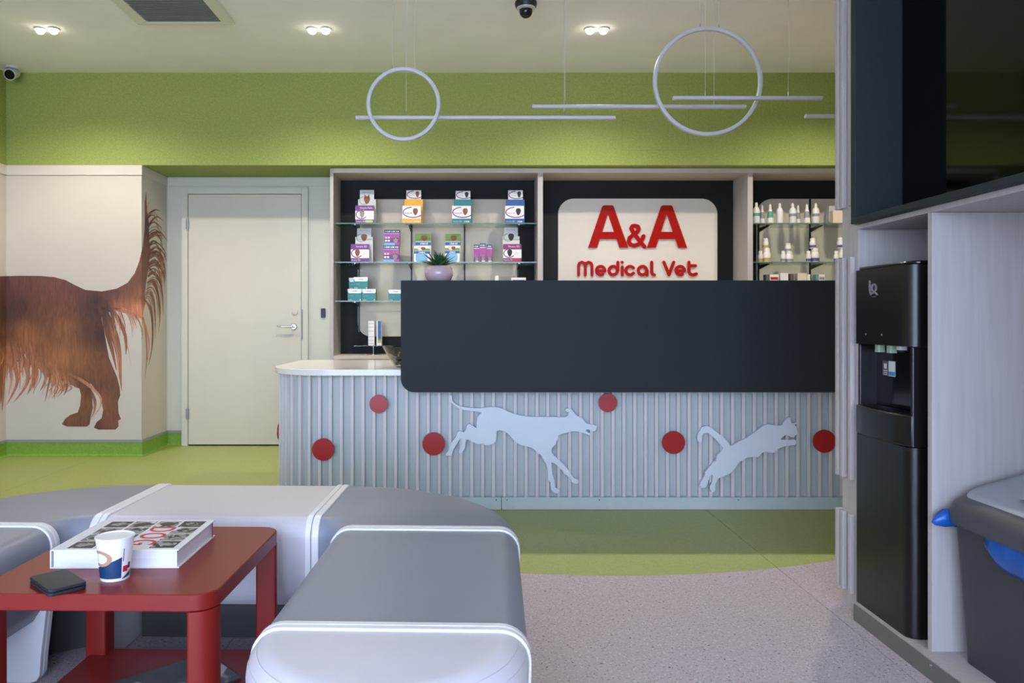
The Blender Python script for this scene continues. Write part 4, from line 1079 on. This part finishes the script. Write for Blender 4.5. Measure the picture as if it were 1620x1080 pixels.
for ring, (cnt, tilt, sc) in enumerate([(11, 8, 1.05), (12, 30, 1.0), (10, 50, 0.95), (7, 68, 0.9), (3, 82, 0.8)]):
    for i in range(cnt):
        a = 2 * math.pi * (i + 0.5 * ring) / cnt + random.uniform(-0.15, 0.15)
        src = l0[1 if (ring == 0 and i % 3 == 0) else 0]
        o = src if (n == 0 and src is l0[0]) or (src is l0[1] and not l0[1].get('used')) else share(src, 'leaf', pt)
        if src is l0[1]: src['used'] = 1
        n += 1
        o.location = (math.cos(a) * 0.012, math.sin(a) * 0.012, 0.084)
        o.rotation_euler = (0, -math.radians(tilt + random.uniform(-7, 7)), a)
        k = 1.22 * sc * random.uniform(0.82, 1.12); o.scale = (k, 1.25, 1.1)

# glass bowl with treats on the worktop
bw = thing('glass_bowl', (XP(642, 4.50), 4.50, 0.7795), 'clear glass bowl of wrapped treats half hidden by the desk screen', 'bowl')
outer = [(0.0, 0.0), (0.060, 0.0), (0.066, 0.006), (0.105, 0.06), (0.135, 0.118), (0.133, 0.120), (0.101, 0.062), (0.062, 0.010), (0.0, 0.008)]
MB().lathe(outer, n=40).build('bowl', 'glass_bowl', bw, smooth=True)
random.seed(11)
tm = ['kibble', 'wrapper_grey', 'wrapper_dark', 'kibble']
for i in range(44):
    a = random.uniform(0, 2 * math.pi); z = random.uniform(0.022, 0.082); rmax = 0.058 + (z - 0.02) * 0.60
    rr = rmax * math.sqrt(random.uniform(0.15, 1)) - 0.008
    tr_ = tag(MB().prism(rrect(-0.016, 0.016, -0.011, 0.011, 0.005, 3), 'z', -0.007, 0.007).build('treat', tm[i % 4], bevel=0.003), ('brown bone-shaped treat lying in the glass bowl', 'pale grey wrapped treat lying in the glass bowl', 'dark wrapped treat lying in the glass bowl', 'brown bone-shaped treat lying in the glass bowl')[i % 4].replace('bone-shaped ', 'unwrapped '), 'treat', 'treats in the glass bowl')
    tr_.location = (bw.location.x + rr * math.cos(a), bw.location.y + rr * math.sin(a), bw.location.z + z)
    tr_.rotation_euler = (random.uniform(-0.7, 0.7), random.uniform(-0.7, 0.7), random.uniform(0, 3))

# ------------------------------------------------------------------ modular bench
TH = math.radians(-1.7); PV = Vector((-0.8, 2.5))
def BF(x, y):
    dx, dy = x - PV.x, y - PV.y
    return (PV.x + dx * math.cos(TH) - dy * math.sin(TH), PV.y + dx * math.sin(TH) + dy * math.cos(TH), 0)
BW, BZ0, BZ1 = 0.535, 0.165, 0.45
def section(w=BW, n=6, grow=0.0):
    """upholstery section (across, height): round shoulders, sides leaning in to a round underside"""
    h = w / 2 + grow
    r = 0.055
    top = [(h - r + r * math.sin(a), BZ1 - r + r * math.cos(a) + grow) for a in [i * math.pi / 2 / n for i in range(n + 1)]]
    side = [(h - 0.004, 0.30), (h - 0.018, 0.23)]
    bot = [(h - 0.05, BZ0 + 0.015), (h - 0.10, BZ0)]
    right = top + side + bot
    return [(-x, z) for x, z in right[::-1]] + right          # from bottom left over the top to bottom right
def panel_section(w=BW):
    h = w / 2 + 0.005; r = 0.060
    top = [(h - r + r * math.sin(a), BZ1 + 0.005 - r + r * math.cos(a)) for a in [i * math.pi / 16 for i in range(9)]]
    right = top + [(h - 0.002, 0.30), (h - 0.020, 0.20), (h - 0.034, 0.08), (h - 0.038, 0.022), (h - 0.048, 0.005), (h - 0.065, 0.0)]
    return [(-x, z) for x, z in right[::-1]] + right
PT = 0.018
def straight(name, cx, cy, length, axis, m, label):
    """straight module centred at (cx, cy); axis 'x' or 'y' is the long direction"""
    t = thing(name, BF(cx, cy), label, 'bench', 'modules of the curved bench', TH)
    L = length / 2 - 0.001
    sec, pan = section(), panel_section()
    if axis == 'x':
        f = lambda s, u, z: (s, u, z)
    else:
        f = lambda s, u, z: (u, s, z)
    MB().loft([[f(s, u, z) for u, z in sec] for s in (-L + PT, L - PT)]).build('cushion', m, t, smooth=True, angle=50)
    bx = MB().box(-L + 0.03, L - 0.03, -0.03, 0.20, 0.0, BZ0 + 0.004) if axis == 'x' else MB().box(-0.13, 0.13, -L + 0.03, L - 0.03, 0.0, BZ0 + 0.004)
    bx.build('plinth', 'bench_light_block', t)  # added block under the seat, keeps light from behind off the floor
    for a in (-L, L - PT):
        MB().loft([[f(s, u, z) for u, z in pan] for s in (a, a + PT)]).build('end_panel', 'band_white', t, smooth=True, angle=50, bevel=0.0025)
    return t
def corner_module(name, cx, cy, a0, a1, m, label):
    t = thing(name, BF(cx, cy), label, 'bench', 'modules of the curved bench', TH)
    ri = 0.0625; rm = ri + BW / 2
    ea = 1.2                                             # degrees trimmed for the end panels at mid radius
    sec, pan = section(), panel_section()
    n = 28
    rings = []
    for i in range(n + 1):
        a = math.radians(a0 + (a1 - a0) * i / n)
        rings.append([((rm + u) * math.cos(a), (rm + u) * math.sin(a), z) for u, z in sec])
    # shift the sweep in by the panel thickness at both ends
    d0 = Vector((-math.sin(math.radians(a0)), math.cos(math.radians(a0)))) * (1 if a1 > a0 else -1)
    MB().loft(rings).build('cushion', m, t, smooth=True, angle=50)
    MB().loft([[((rm + u) * math.cos(a), (rm + u) * math.sin(a), z) for u, z in ((-0.10, 0), (0.20, 0), (0.20, BZ0 + 0.004), (-0.10, BZ0 + 0.004))] for a in [math.radians(a0 + (a1 - a0) * (0.04 + 0.92 * i / 16)) for i in range(17)]]).build('plinth', 'bench_light_block', t)  # added curved block, stops light passing under the corner from behind
    for a, s in ((a0, -1), (a1, 1)):
        ar = math.radians(a); tx, ty = -math.sin(ar) * s, math.cos(ar) * s
        k = PT
        MB().loft([[((rm + u) * math.cos(ar) + tx * q, (rm + u) * math.sin(ar) + ty * q, z) for u, z in pan] for q in (-0.004, k)]).build('end_panel', 'band_white', t, smooth=True, angle=50, bevel=0.0025)
    return t
SX, SY = -0.46, 2.27
LX = -1.15
k = PT + 0.001
straight('bench_module', (SX + LX) / 2, SY + 0.33, SX - LX - 2 * k, 'x', 'vinyl_light', 'light grey straight bench module at the back, behind the red table')
corner_module('corner_bench_module', SX, SY, 0, 90, 'vinyl_grey', 'grey quarter-round bench module at the right rear corner')
corner_module('corner_bench_module', LX, SY, 90, 180, 'vinyl_grey', 'grey quarter-round bench module at the left rear corner')
Y0 = 1.535
straight('bench_module', SX + 0.33, (SY + Y0) / 2 - k / 2, SY - Y0 - k, 'y', 'vinyl_grey', 'grey straight bench module at the right, towards the camera')
straight('bench_module', LX - 0.33, (SY + Y0) / 2 - k / 2, SY - Y0 - k, 'y', 'vinyl_grey', 'grey straight bench module at the left frame edge')
# rounded end module
te = thing('end_bench_module', BF(SX + 0.33, Y0), 'light grey rounded bench end module nearest the camera', 'bench', 'modules of the curved bench', TH)
half = [(u, z) for u, z in section() if u >= 0]
half = [(0.0, BZ1)] + half + [(0.0, BZ0)]
rings = []
for i in range(33):
    a = math.radians(180 + 180 * i / 32)
    rings.append([(u * math.cos(a), u * math.sin(a) * 1.0 - PT - 0.001, z) for u, z in half])
cu = MB(); cu.loft(rings, closed=False, cap=False)
cu.build('cushion', 'vinyl_light', te, smooth=True, angle=60)
MB().loft([[(u, s, z) for u, z in panel_section()] for s in (-PT - 0.001, -0.001)]).build('end_panel', 'band_white', te, smooth=True, angle=50, bevel=0.0025)
for dr, dz in ((0.020, -0.004), (0.006, -0.018)):
    rr = BW / 2 - dr
    pts = [(rr * math.cos(a), rr * math.sin(a) - PT - 0.001, BZ1 + dz - 0.012 + 0.0) for a in [math.pi + math.pi * i / 40 for i in range(41)]]
    # seat the seam on the shoulder curve
    r = 0.055; x = rr - (BW / 2 - r); zz = BZ1 - r + math.sqrt(max(0.0, r * r - x * x))
    pts = [(p[0], p[1], zz) for p in pts]
    MB().tube(pts, 0.0006, 6).build('seam', 'stitch', te, smooth=True)

# ------------------------------------------------------------------ red table
tx0, tx1, ty0, ty1, TZ = -1.108, -0.562, 1.700, 2.262, 0.45
tcx, tcy = (tx0 + tx1) / 2, (ty0 + ty1) / 2
tb = thing('side_table', (tcx, tcy, 0), 'red square low table with rounded corners and lower shelf', 'table', rz=math.radians(-1.2))
hw, hd_ = (tx1 - tx0) / 2, (ty1 - ty0) / 2
MB().prism(rrect(-hw, hw, -hd_, hd_, 0.055, 10), 'z', TZ - 0.038, TZ).build('tabletop', 'table_red', tb, smooth=True, angle=50, bevel=0.003)
for sx in (-1, 1):
    for sy in (-1, 1):
        x1, y1 = sx * hw, sy * hd_
        x0, y0 = x1 - sx * 0.058, y1 - sy * 0.058
        rs = [0.006] * 4
        idx = {(-1, -1): 0, (1, -1): 1, (1, 1): 2, (-1, 1): 3}[(sx, sy)]
        rs[idx] = 0.05
        MB().prism(rrect(min(x0, x1), max(x0, x1), min(y0, y1), max(y0, y1), rs, 6), 'z', 0.0, TZ - 0.0385).build('leg', 'table_red', tb, smooth=True, angle=50)
MB().prism(rrect(-hw + 0.012, hw - 0.012, -hd_ + 0.012, hd_ - 0.012, 0.01, 4), 'z', 0.075, 0.098).build('lower_shelf', 'table_red', tb, bevel=0.002)

mg = tag(MB().box(-0.14, 0.14, -0.105, 0.105, 0, 0.006).build('magazine', 'magazine', bevel=0.001), 'dark glossy magazine lying on the lower shelf of the red table', 'magazine')
mg.location = (-0.785, 2.035, 0.0983); mg.rotation_euler = (0, 0, math.radians(44))

# book
zb = TZ + 0.0004
def TP(px, py, z): d = (HC - z) * F / (py - CY); return Vector(((px - CX) * d / F, d, z))
BH = 0.045
b_nl, b_nr = TP(81, 899.5, TZ), TP(283, 898.5, TZ)          # near corners on the table
zt = TZ + BH
b_fr = TP(329, 822.5, zt); b_nrt = TP(279.5, 868.5, zt)
ax = (b_nr - b_nl); bwid = ax.length; ang = math.atan2(ax.y, ax.x)
blen = 0.279
bk_ = thing('book', (b_nl.x, b_nl.y, zb), 'thick white book with black and white photos and red title on the red table', 'book', rz=ang)
MB().box(0, bwid, 0, blen, 0, 0.003).build('back_cover', 'paper_white', bk_)
MB().box(0.004, bwid - 0.006, 0.004, blen - 0.004, 0.0031, BH - 0.0031).build('pages', 'page_white', bk_)
MB().box(-0.003, bwid, 0, blen, BH - 0.003, BH).build('front_cover', 'paper_white', bk_, bevel=0.0008)
MB().box(-0.003, 0.0, 0, blen, 0, BH - 0.0031).build('spine', 'paper_white', bk_)
MB().box(bwid - 0.0015, bwid - 0.0002, blen * 0.90, blen * 0.93, 0.004, BH - 0.004).build('bookmark', 'print_magenta', bk_)
random.seed(5)
for i in range(4):
    for j in range(4):
        if i == 2 and j < 3: continue                # the title column
        x0 = bwid * (0.10 + 0.215 * i); y0 = blen * (0.05 + 0.228 * j)
        wv = 0.195 * bwid; hv = 0.205 * blen
        m = 'print_black' if (i + j * 2) % 3 == 0 or (i == 0 and j in (0, 3)) else 'print_grey'
        MB().box(x0, x0 + wv, y0, y0 + hv, BH - 0.0003, BH + 0.0003).build('photo_print', m, bk_)
        q = MB().prism([(x0 + wv * (0.5 + 0.28 * math.cos(a) * (1 + 0.3 * math.sin(2 * a + i))), y0 + hv * (0.5 + 0.3 * math.sin(a) * (1 + 0.25 * math.cos(3 * a + j)))) for a in [k * math.pi / 7 for k in range(14)]], 'z', BH - 0.0002, BH + 0.0005)
        q.build('photo_print', 'print_grey' if m == 'print_black' else 'print_black', bk_)
for k, ch in enumerate('DOG'):
    o = text_mesh('title_letter', ch, blen * 0.34, 'print_red', bk_, (bwid * 0.63, blen * (0.645 - 0.215 * k), BH + 0.0006), (0, 0, -math.pi / 2), 0.0004, 0.72)

# paper cup
cb = TP(182, 914, TZ)
cp = thing('paper_cup', (cb.x, cb.y, zb), 'white paper coffee cup with blue print in front of the book', 'cup', rz=math.radians(0))
rb, rt, ch_ = 0.031, 0.042, 0.098
def rad(z): return rb + (rt - rb) * z / ch_
MB().lathe([(0, 0.006), (rb - 0.001, 0.006), (rb, 0.0), (rt, ch_), (rt - 0.0012, ch_), (rb - 0.002, 0.008), (0, 0.0075)], n=44).build('cup', 'cup_white', cp, smooth=True)
MB().lathe([(rt + 0.0012, ch_ - 0.002)] + [(rt + 0.0018 * math.cos(a), ch_ + 0.0018 * math.sin(a)) for a in [k * math.pi / 4 for k in range(-1, 6)]], n=44).build('rim', 'cup_white', cp, smooth=True)
def cup_patch(name, m, a0, a1, f0, f1, lift=0.0004, n=14):
    """print wrapped round the cup between angles; f0/f1 give lower and upper height"""
    lo, hi = [], []
    for i in range(n + 1):
        t = i / n; a = math.radians(a0 + (a1 - a0) * t)
        for lst, f in ((lo, f0), (hi, f1)):
            z = f(t); r_ = rad(z) + lift; lst.append((r_ * math.cos(a), r_ * math.sin(a), z))
    return MB().loft([lo, hi], closed=False, cap=False).build(name, m, cp, smooth=True)
cup_patch('print_patch', 'cup_blue', 200, 318, lambda t: 0.007, lambda t: 0.027 + 0.029 * t, n=20)
cup_patch('print_patch', 'print_red', 323, 345, lambda t: 0.020, lambda t: 0.034)
cup_patch('print_patch', 'box_navy', 345, 358, lambda t: 0.026, lambda t: 0.040)
cup_patch('print_patch', 'cup_blue', 322, 365, lambda t: 0.004 + 0.004 * t, lambda t: 0.006 + 0.016 * t)
cup_patch('print_line', 'box_dark', 322, 325, lambda t: 0.045, lambda t: 0.075)
ringp = []
for k in range(21):
    q = math.radians(-120 + 240 * k / 20)
    a = math.radians(238 + 38 * math.cos(q)); z = 0.054 + 0.014 * math.sin(q); r_ = rad(z) + 0.0004
    ringp.append((r_, a, z))
lo = []; hi = []
for (r_, a, z), k in zip(ringp, range(21)):
    q = math.radians(-120 + 240 * k / 20)
    for lst, s in ((lo, 0.80), (hi, 1.25)):
        a2 = math.radians(238 + 38 * s * math.cos(q)); z2 = 0.054 + 0.015 * s * math.sin(q); lst.append(((rad(z2) + 0.0008) * math.cos(a2), (rad(z2) + 0.0008) * math.sin(a2), z2))
MB().loft([lo, hi], closed=False, cap=False).build('print_ring', 'cup_tan', cp, smooth=True)

# wallet
wc = Vector((-0.936, 1.752, TZ))
wl = thing('wallet', (wc.x, wc.y, zb), 'black folded wallet near the front edge of the red table', 'wallet', rz=math.radians(-44))
MB().prism(rrect(-0.066, 0.066, -0.040, 0.040, 0.010), 'z', 0.0, 0.0075).build('lower_half', 'wallet', wl, bevel=0.002)
MB().prism(rrect(-0.066, 0.066, -0.040, 0.040, 0.010), 'z', 0.0085, 0.016).build('upper_half', 'wallet', wl, bevel=0.002)
MB().box(-0.062, 0.062, 0.025, 0.0395, 0.0072, 0.0088).build('fold', 'wallet', wl)

# ------------------------------------------------------------------ right-hand built-in unit
UX, UX1 = 1.373, 1.958
UN, UFAR = 1.40, 2.79
unit = thing('built_in_unit', (UX, UN, 0), 'pale wood wall unit with open niches and slatted end at right', 'cabinet')
uo = Vector((UX, UN, 0))
def upart(name, m, x0, x1, y0, y1, z0, z1, bevel=0.001, parent=None):
    return MB().box(x0 - uo.x, x1 - uo.x, y0 - uo.y, y1 - uo.y, z0, z1).build(name, m, parent or unit, bevel=bevel)
ZN = 0.058
upart('end_panel', 'wood_light', UX, UX1, UFAR + 0.0005, 2.886, 0.0, CEIL - 0.001)
upart('side_board', 'wood_light', UX, UX1, 2.767, UFAR, 0.0, 1.372)
upart('niche_top_board', 'wood_light', UX, UX1, UN, UFAR, 1.3725, 1.3895)
upart('divider', 'wood_light', UX, UX1 - 0.02, 2.323, 2.345, ZN, 1.372)
upart('floor_board', 'wood_light', 1.338, UX1, UN, 2.722, 0.036, ZN)
upart('kick_plate', 'kick_metal', 1.333, 1.3378, UN, 2.722, 0.0, ZN - 0.001)
upart('back_board', 'wood_light', UX1 - 0.019, UX1, UN + 0.022, 2.767, ZN, 1.372)
upart('side_board', 'wood_light', UX, UX1, UN, UN + 0.022, ZN, 1.372)
upart('upper_back_board', 'wood_light', 1.60, UX1, UN, UFAR, 1.39, CEIL - 0.001)
MB().disc((1.332 - uo.x, 2.262 - uo.y, 0.045), 0.004, 0.001, 'x', 10).build('screw', 'chrome', unit)
for yk in (2.790, 2.848, 2.888):
    for (a, b_) in ((0.065, 0.35), (0.475, 1.277), (1.461, CEIL - 0.002)):
        far = yk > 2.88
        upart('slat', 'wood_light', 1.356, UX - 0.0005 if not far else UX + 0.03, yk, yk + 0.02, a, b_, 0.0015)
# dark frame round the television niche
FX, FY = 1.345, 2.765
ff = lambda *a, **k: upart(*a, **k)
ff('frame_lip', 'slate_unit', FX, 1.60, UN, FY, 1.39, 1.411)
ff('frame_side', 'slate_unit', FX, 1.60, 2.731, FY, 1.4112, 2.60)
ff('frame_side', 'slate_unit', FX, 1.60, UN, UN + 0.03, 1.4112, 2.60)
ff('frame_top', 'slate_unit', FX, 1.60, UN, FY, 2.6002, 2.625)
ff('niche_back', 'slate_unit', 1.575, 1.599, UN + 0.03, 2.731, 1.4112, 2.60)

tv = thing('television', (1.505, 2.07, 1.4115), 'large black television set into the dark niche at upper right', 'television')
MB().box(0.002, 0.069, -0.63, 0.655, 0.012, 0.80).build('housing', 'black_plastic', tv, bevel=0.003)
MB().box(0.0, 0.0019, -0.625, 0.650, 0.020, 0.795).build('screen', 'screen', tv)
MB().box(0.02, 0.05, -0.2, 0.2, 0.0003, 0.0119).build('foot', 'black_plastic', tv)

# water dispenser
WX, WY0, WY1 = 1.352, 2.41, 2.752
wd = thing('water_dispenser', (WX, (WY0 + WY1) / 2, ZN + 0.0004), 'tall black free-standing water dispenser in the narrow niche', 'water dispenser')
hy = (WY1 - WY0) / 2
def wz(py, d=2.56): return ZP(py, d) - ZN
ztop, zhead, ztray, ztb = 1.235 - ZN, 0.966 - ZN, 0.752 - ZN, 0.655 - ZN
def plan(x0, x1, r, rb_=0.01): return rrect(x0, x1, -hy, hy, (r, rb_, rb_, 0.014), 8)      # front is low x
MB().prism(plan(0.002, 0.33, 0.035), 'z', 0.0, ztb - 0.004).build('lower_body', 'cooler_black', wd, smooth=True, angle=40)
MB().prism(plan(0.075, 0.33, 0.01), 'z', ztb - 0.004, zhead).build('alcove_body', 'cooler_side', wd)
for s in (-1, 1):
    MB().box(0.012, 0.076, s * hy - (0.014 if s > 0 else 0), s * hy + (0 if s > 0 else 0.014), ztb - 0.003, zhead).build('cheek', 'cooler_side', wd, bevel=0.004)
MB().box(0.072, 0.0748, -hy + 0.015, hy - 0.015, ztb + 0.02, zhead - 0.001).build('splash_panel', 'black_gloss', wd)
head = MB().prism(plan(0.0, 0.33, 0.04), 'z', zhead + 0.0005, ztop - 0.012).build('head', 'cooler_black', wd, smooth=True, angle=40)
MB().prism(plan(0.012, 0.33, 0.04), 'z', ztop - 0.0118, ztop).build('lid', 'black_gloss', wd, smooth=True, angle=40, bevel=0.004)
tray = MB()
tpts = [(0.012, -hy), (-0.004, -hy + 0.02), (-0.013, -hy * 0.5), (-0.016, 0), (-0.013, hy * 0.5), (-0.004, hy - 0.02), (0.012, hy), (0.075, hy - 0.016), (0.075, -hy + 0.016)]
tray.prism(tpts, 'z', ztb, ztray)
tray.build('drip_tray', 'cooler_black', wd, smooth=True, angle=40, bevel=0.004)
grate = MB().prism([(p[0] * 0.7 + 0.012, p[1] * 0.86) for p in tpts], 'z', ztray + 0.0002, ztray + 0.003); grate.build('tray_grate', 'black_gloss', wd)
for i, (yy, m) in enumerate(((0.075, 'tap_green'), (0.0, 'tap_green'), (-0.06, 'bottle_white'))):
    MB().prism(rrect(0.028, 0.052, yy - 0.013, yy + 0.013, 0.004, 3), 'z', zhead - (0.026 if i < 2 else 0.014), zhead + 0.0004).build('tap', m, wd, bevel=0.001)
    MB().box(0.0525, 0.066, yy - 0.018, yy + 0.018, zhead - 0.018, zhead).build('tap_lever', 'black_plastic', wd)
for px in (1370, 1395):
    yy = (WX - 0) * F / (px - CX) - (WY0 + WY1) / 2
    MB().disc((-0.0012, yy, wz(529.5)), 0.004, 0.001, 'x', 12).build('indicator_light', 'logo_grey', wd)
def wy(px): return WX * F / (px - CX) - (WY0 + WY1) / 2
lg = MB()
def lg3(u, v, k):
    px = 1350 + u / 10.8; py = 400 + v / 10.8
    d = WX * F / (px - CX)
    return (-0.0022 * k, d - (WY0 + WY1) / 2, HC - (py - CY) * d / F - ZN)
stroke_mesh(lg, [[(284, 540), (284, 600), (290, 660), (305, 712)], [(305, 712), (330, 690), (362, 675), (395, 690), (408, 712)]], 26, lg3, 0, 8)
stroke_mesh(lg, [[(358 + 36 * math.cos(a), 598 + 62 * math.sin(a)) for a in [k_ * math.pi / 8 for k_ in range(17)]]], 26, lg3, 0, 8)
stroke_mesh(lg, [[(286 + 10 * math.cos(a), 498 + 22 * math.sin(a)) for a in [k_ * math.pi / 6 for k_ in range(13)]]], 10, lg3, 0, 6)
lg.build('logo', 'logo_grey', wd)
lg2 = MB(); stroke_mesh(lg2, [[(325, 748), (345, 750)], [(355, 750), (385, 746)]], 9, lg3, 0, 6); lg2.build('logo_text', 'logo_grey', wd)
xs_ = 0.0712
def sticker(name, m, px0, px1, py0, py1, lift=0.0):
    X = WX + xs_; d0, d1 = X * F / (px0 - CX), X * F / (px1 - CX)
    MB().box(xs_ - 0.0006 - lift, xs_, min(d0, d1) - (WY0 + WY1) / 2, max(d0, d1) - (WY0 + WY1) / 2, ZP(py1, (d0 + d1) / 2) - ZN, ZP(py0, (d0 + d1) / 2) - ZN).build(name, m, wd)
sticker('sticker', 'sticker_white', 1406, 1416.5, 571.5, 595.5); sticker('sticker_band', 'sticker_blue', 1406.3, 1416.2, 588, 594.5, 0.0005)
sticker('sticker', 'box_dark', 1396.5, 1405.5, 571, 594); sticker('sticker_mark', 'sticker_white', 1399, 1403, 575, 583, 0.0005)
for v in (585.5, 588.5, 591.5): sticker('sticker_mark', 'sticker_white', 1398, 1404, v, v + 1.2, 0.0005)
MB().box(0.03, 0.05, 0.02, 0.055, ztop, ztop + 0.0012).build('display_light', 'blue_led', wd)
for (m, z0, z1) in (('box_red', 1.165, 1.18), ('sticker_white', 1.125, 1.164), ('box_dark', 1.112, 1.124)):
    MB().box(0.06, 0.13, -hy - 0.0012, -hy - 0.0002, z0 - ZN, z1 - ZN).build('side_sticker', m, wd)

# waste bin with lid and blue liner
bx0, bx1, by0, by1 = 1.432, 1.70, 1.83, 2.268
bn = thing('waste_bin', ((bx0 + bx1) / 2, (by0 + by1) / 2, ZN + 0.0004), 'grey plastic waste bin with blue liner in the right niche', 'bin')
hx_, hyb = (bx1 - bx0) / 2, (by1 - by0) / 2
def rr_ring(gx, gy, z, r): return [(p[0], p[1], z) for p in rrect(-hx_ - gx, hx_ + gx, -hyb - gy, hyb + gy, r, 6)]
ZR = 0.412
MB().loft([rr_ring(0, 0, 0.0, 0.03), rr_ring(0.004, 0.004, 0.06, 0.035), rr_ring(0.027, 0.022, ZR, 0.045)]).build('body', 'bin_grey', bn, smooth=True, angle=40)
MB().loft([rr_ring(0.034, 0.028, ZR - 0.012, 0.05), rr_ring(0.036, 0.030, ZR + 0.004, 0.05)]).build('liner_edge', 'bag_blue', bn, smooth=True)
# lid: dark rim rising from the front to the back, pale flap on top
def lid_ring(gx, gy, z, r, slope): 
    out = []
    for p in rrect(-hx_ - gx, hx_ + gx, -hyb - gy, hyb + gy, r, 8):
        out.append((p[0], p[1], z + slope * (p[0] + hx_ + gx) / (2 * (hx_ + gx))))
    return out
MB().loft([lid_ring(0.046, 0.040, ZR - 0.008, 0.07, 0), lid_ring(0.048, 0.042, ZR + 0.020, 0.07, 0.012), lid_ring(0.040, 0.034, ZR + 0.046, 0.07, 0.05), lid_ring(0.016, 0.006, ZR + 0.070, 0.065, 0.085)]).build('lid', 'bin_lid_dark', bn, smooth=True, angle=60)
MB().loft([lid_ring(0.015, 0.005, ZR + 0.068, 0.06, 0.085), lid_ring(0.012, 0.002, ZR + 0.076, 0.06, 0.085), lid_ring(-0.012, -0.02, ZR + 0.082, 0.05, 0.082)]).build('flap', 'bin_lid', bn, smooth=True, angle=60)
MB().lathe([(0, 0.006), (0.028, 0.003), (0.034, 0.0), (0, 0.0)], (-hx_ + 0.055, 0.02, ZR + 0.104), 20).build('push_mark', 'bin_lid', bn, smooth=True)
def bag_flap(name, pts, parent):
    """a limp sheet: grid of points with thickness"""
    mb = MB(); rows = len(pts); cols = len(pts[0])
    vs_ = [p for r_ in pts for p in r_]
    fs = [(r_ * cols + c_, r_ * cols + c_ + 1, (r_ + 1) * cols + c_ + 1, (r_ + 1) * cols + c_) for r_ in range(rows - 1) for c_ in range(cols - 1)]
    o = mb.add(vs_, fs).build(name, 'bag_blue', parent, smooth=True, angle=80)
    so_ = o.modifiers.new('thick', 'SOLIDIFY'); so_.thickness = 0.0015
    return o
random.seed(21)
rows = []
for i in range(7):
    t = i / 6; row = []
    for j in range(9):
        s_ = j / 8
        y = 0.070 - s_ * 0.25 * (1 - 0.10 * t) - 0.012 * t
        drop = 0.090 * t * (1.0 - 0.35 * abs(2 * s_ - 1) ** 4)
        x = -hx_ - 0.031 - 0.012 * math.sin(t * 3.0) + random.uniform(-0.0025, 0.0025) + drop * 0.04
        row.append((x, y, ZR + 0.003 - drop))
    rows.append(row)
bag_flap('liner_flap', rows, bn)
lump = []
for (t_, r1, r2) in ((0.0, 0.002, 0.002), (0.12, 0.010, 0.014), (0.35, 0.016, 0.024), (0.6, 0.018, 0.028), (0.85, 0.016, 0.026), (1.0, 0.010, 0.016)):
    lump.append([(-hx_ - 0.085 + 0.105 * t_, hyb + 0.012 + 0.006 * t_ + r1 * math.cos(a) * (1 + 0.12 * math.sin(5 * a + 9 * t_)), ZR - 0.012 + 0.012 * math.sin(3 * t_) + r2 * math.sin(a) * (1 + 0.15 * math.cos(4 * a + 6 * t_))) for a in [k_ * math.pi / 8 for k_ in range(16)]])
MB().loft(lump).build('liner_bulge', 'bag_blue', bn, smooth=True, angle=80)
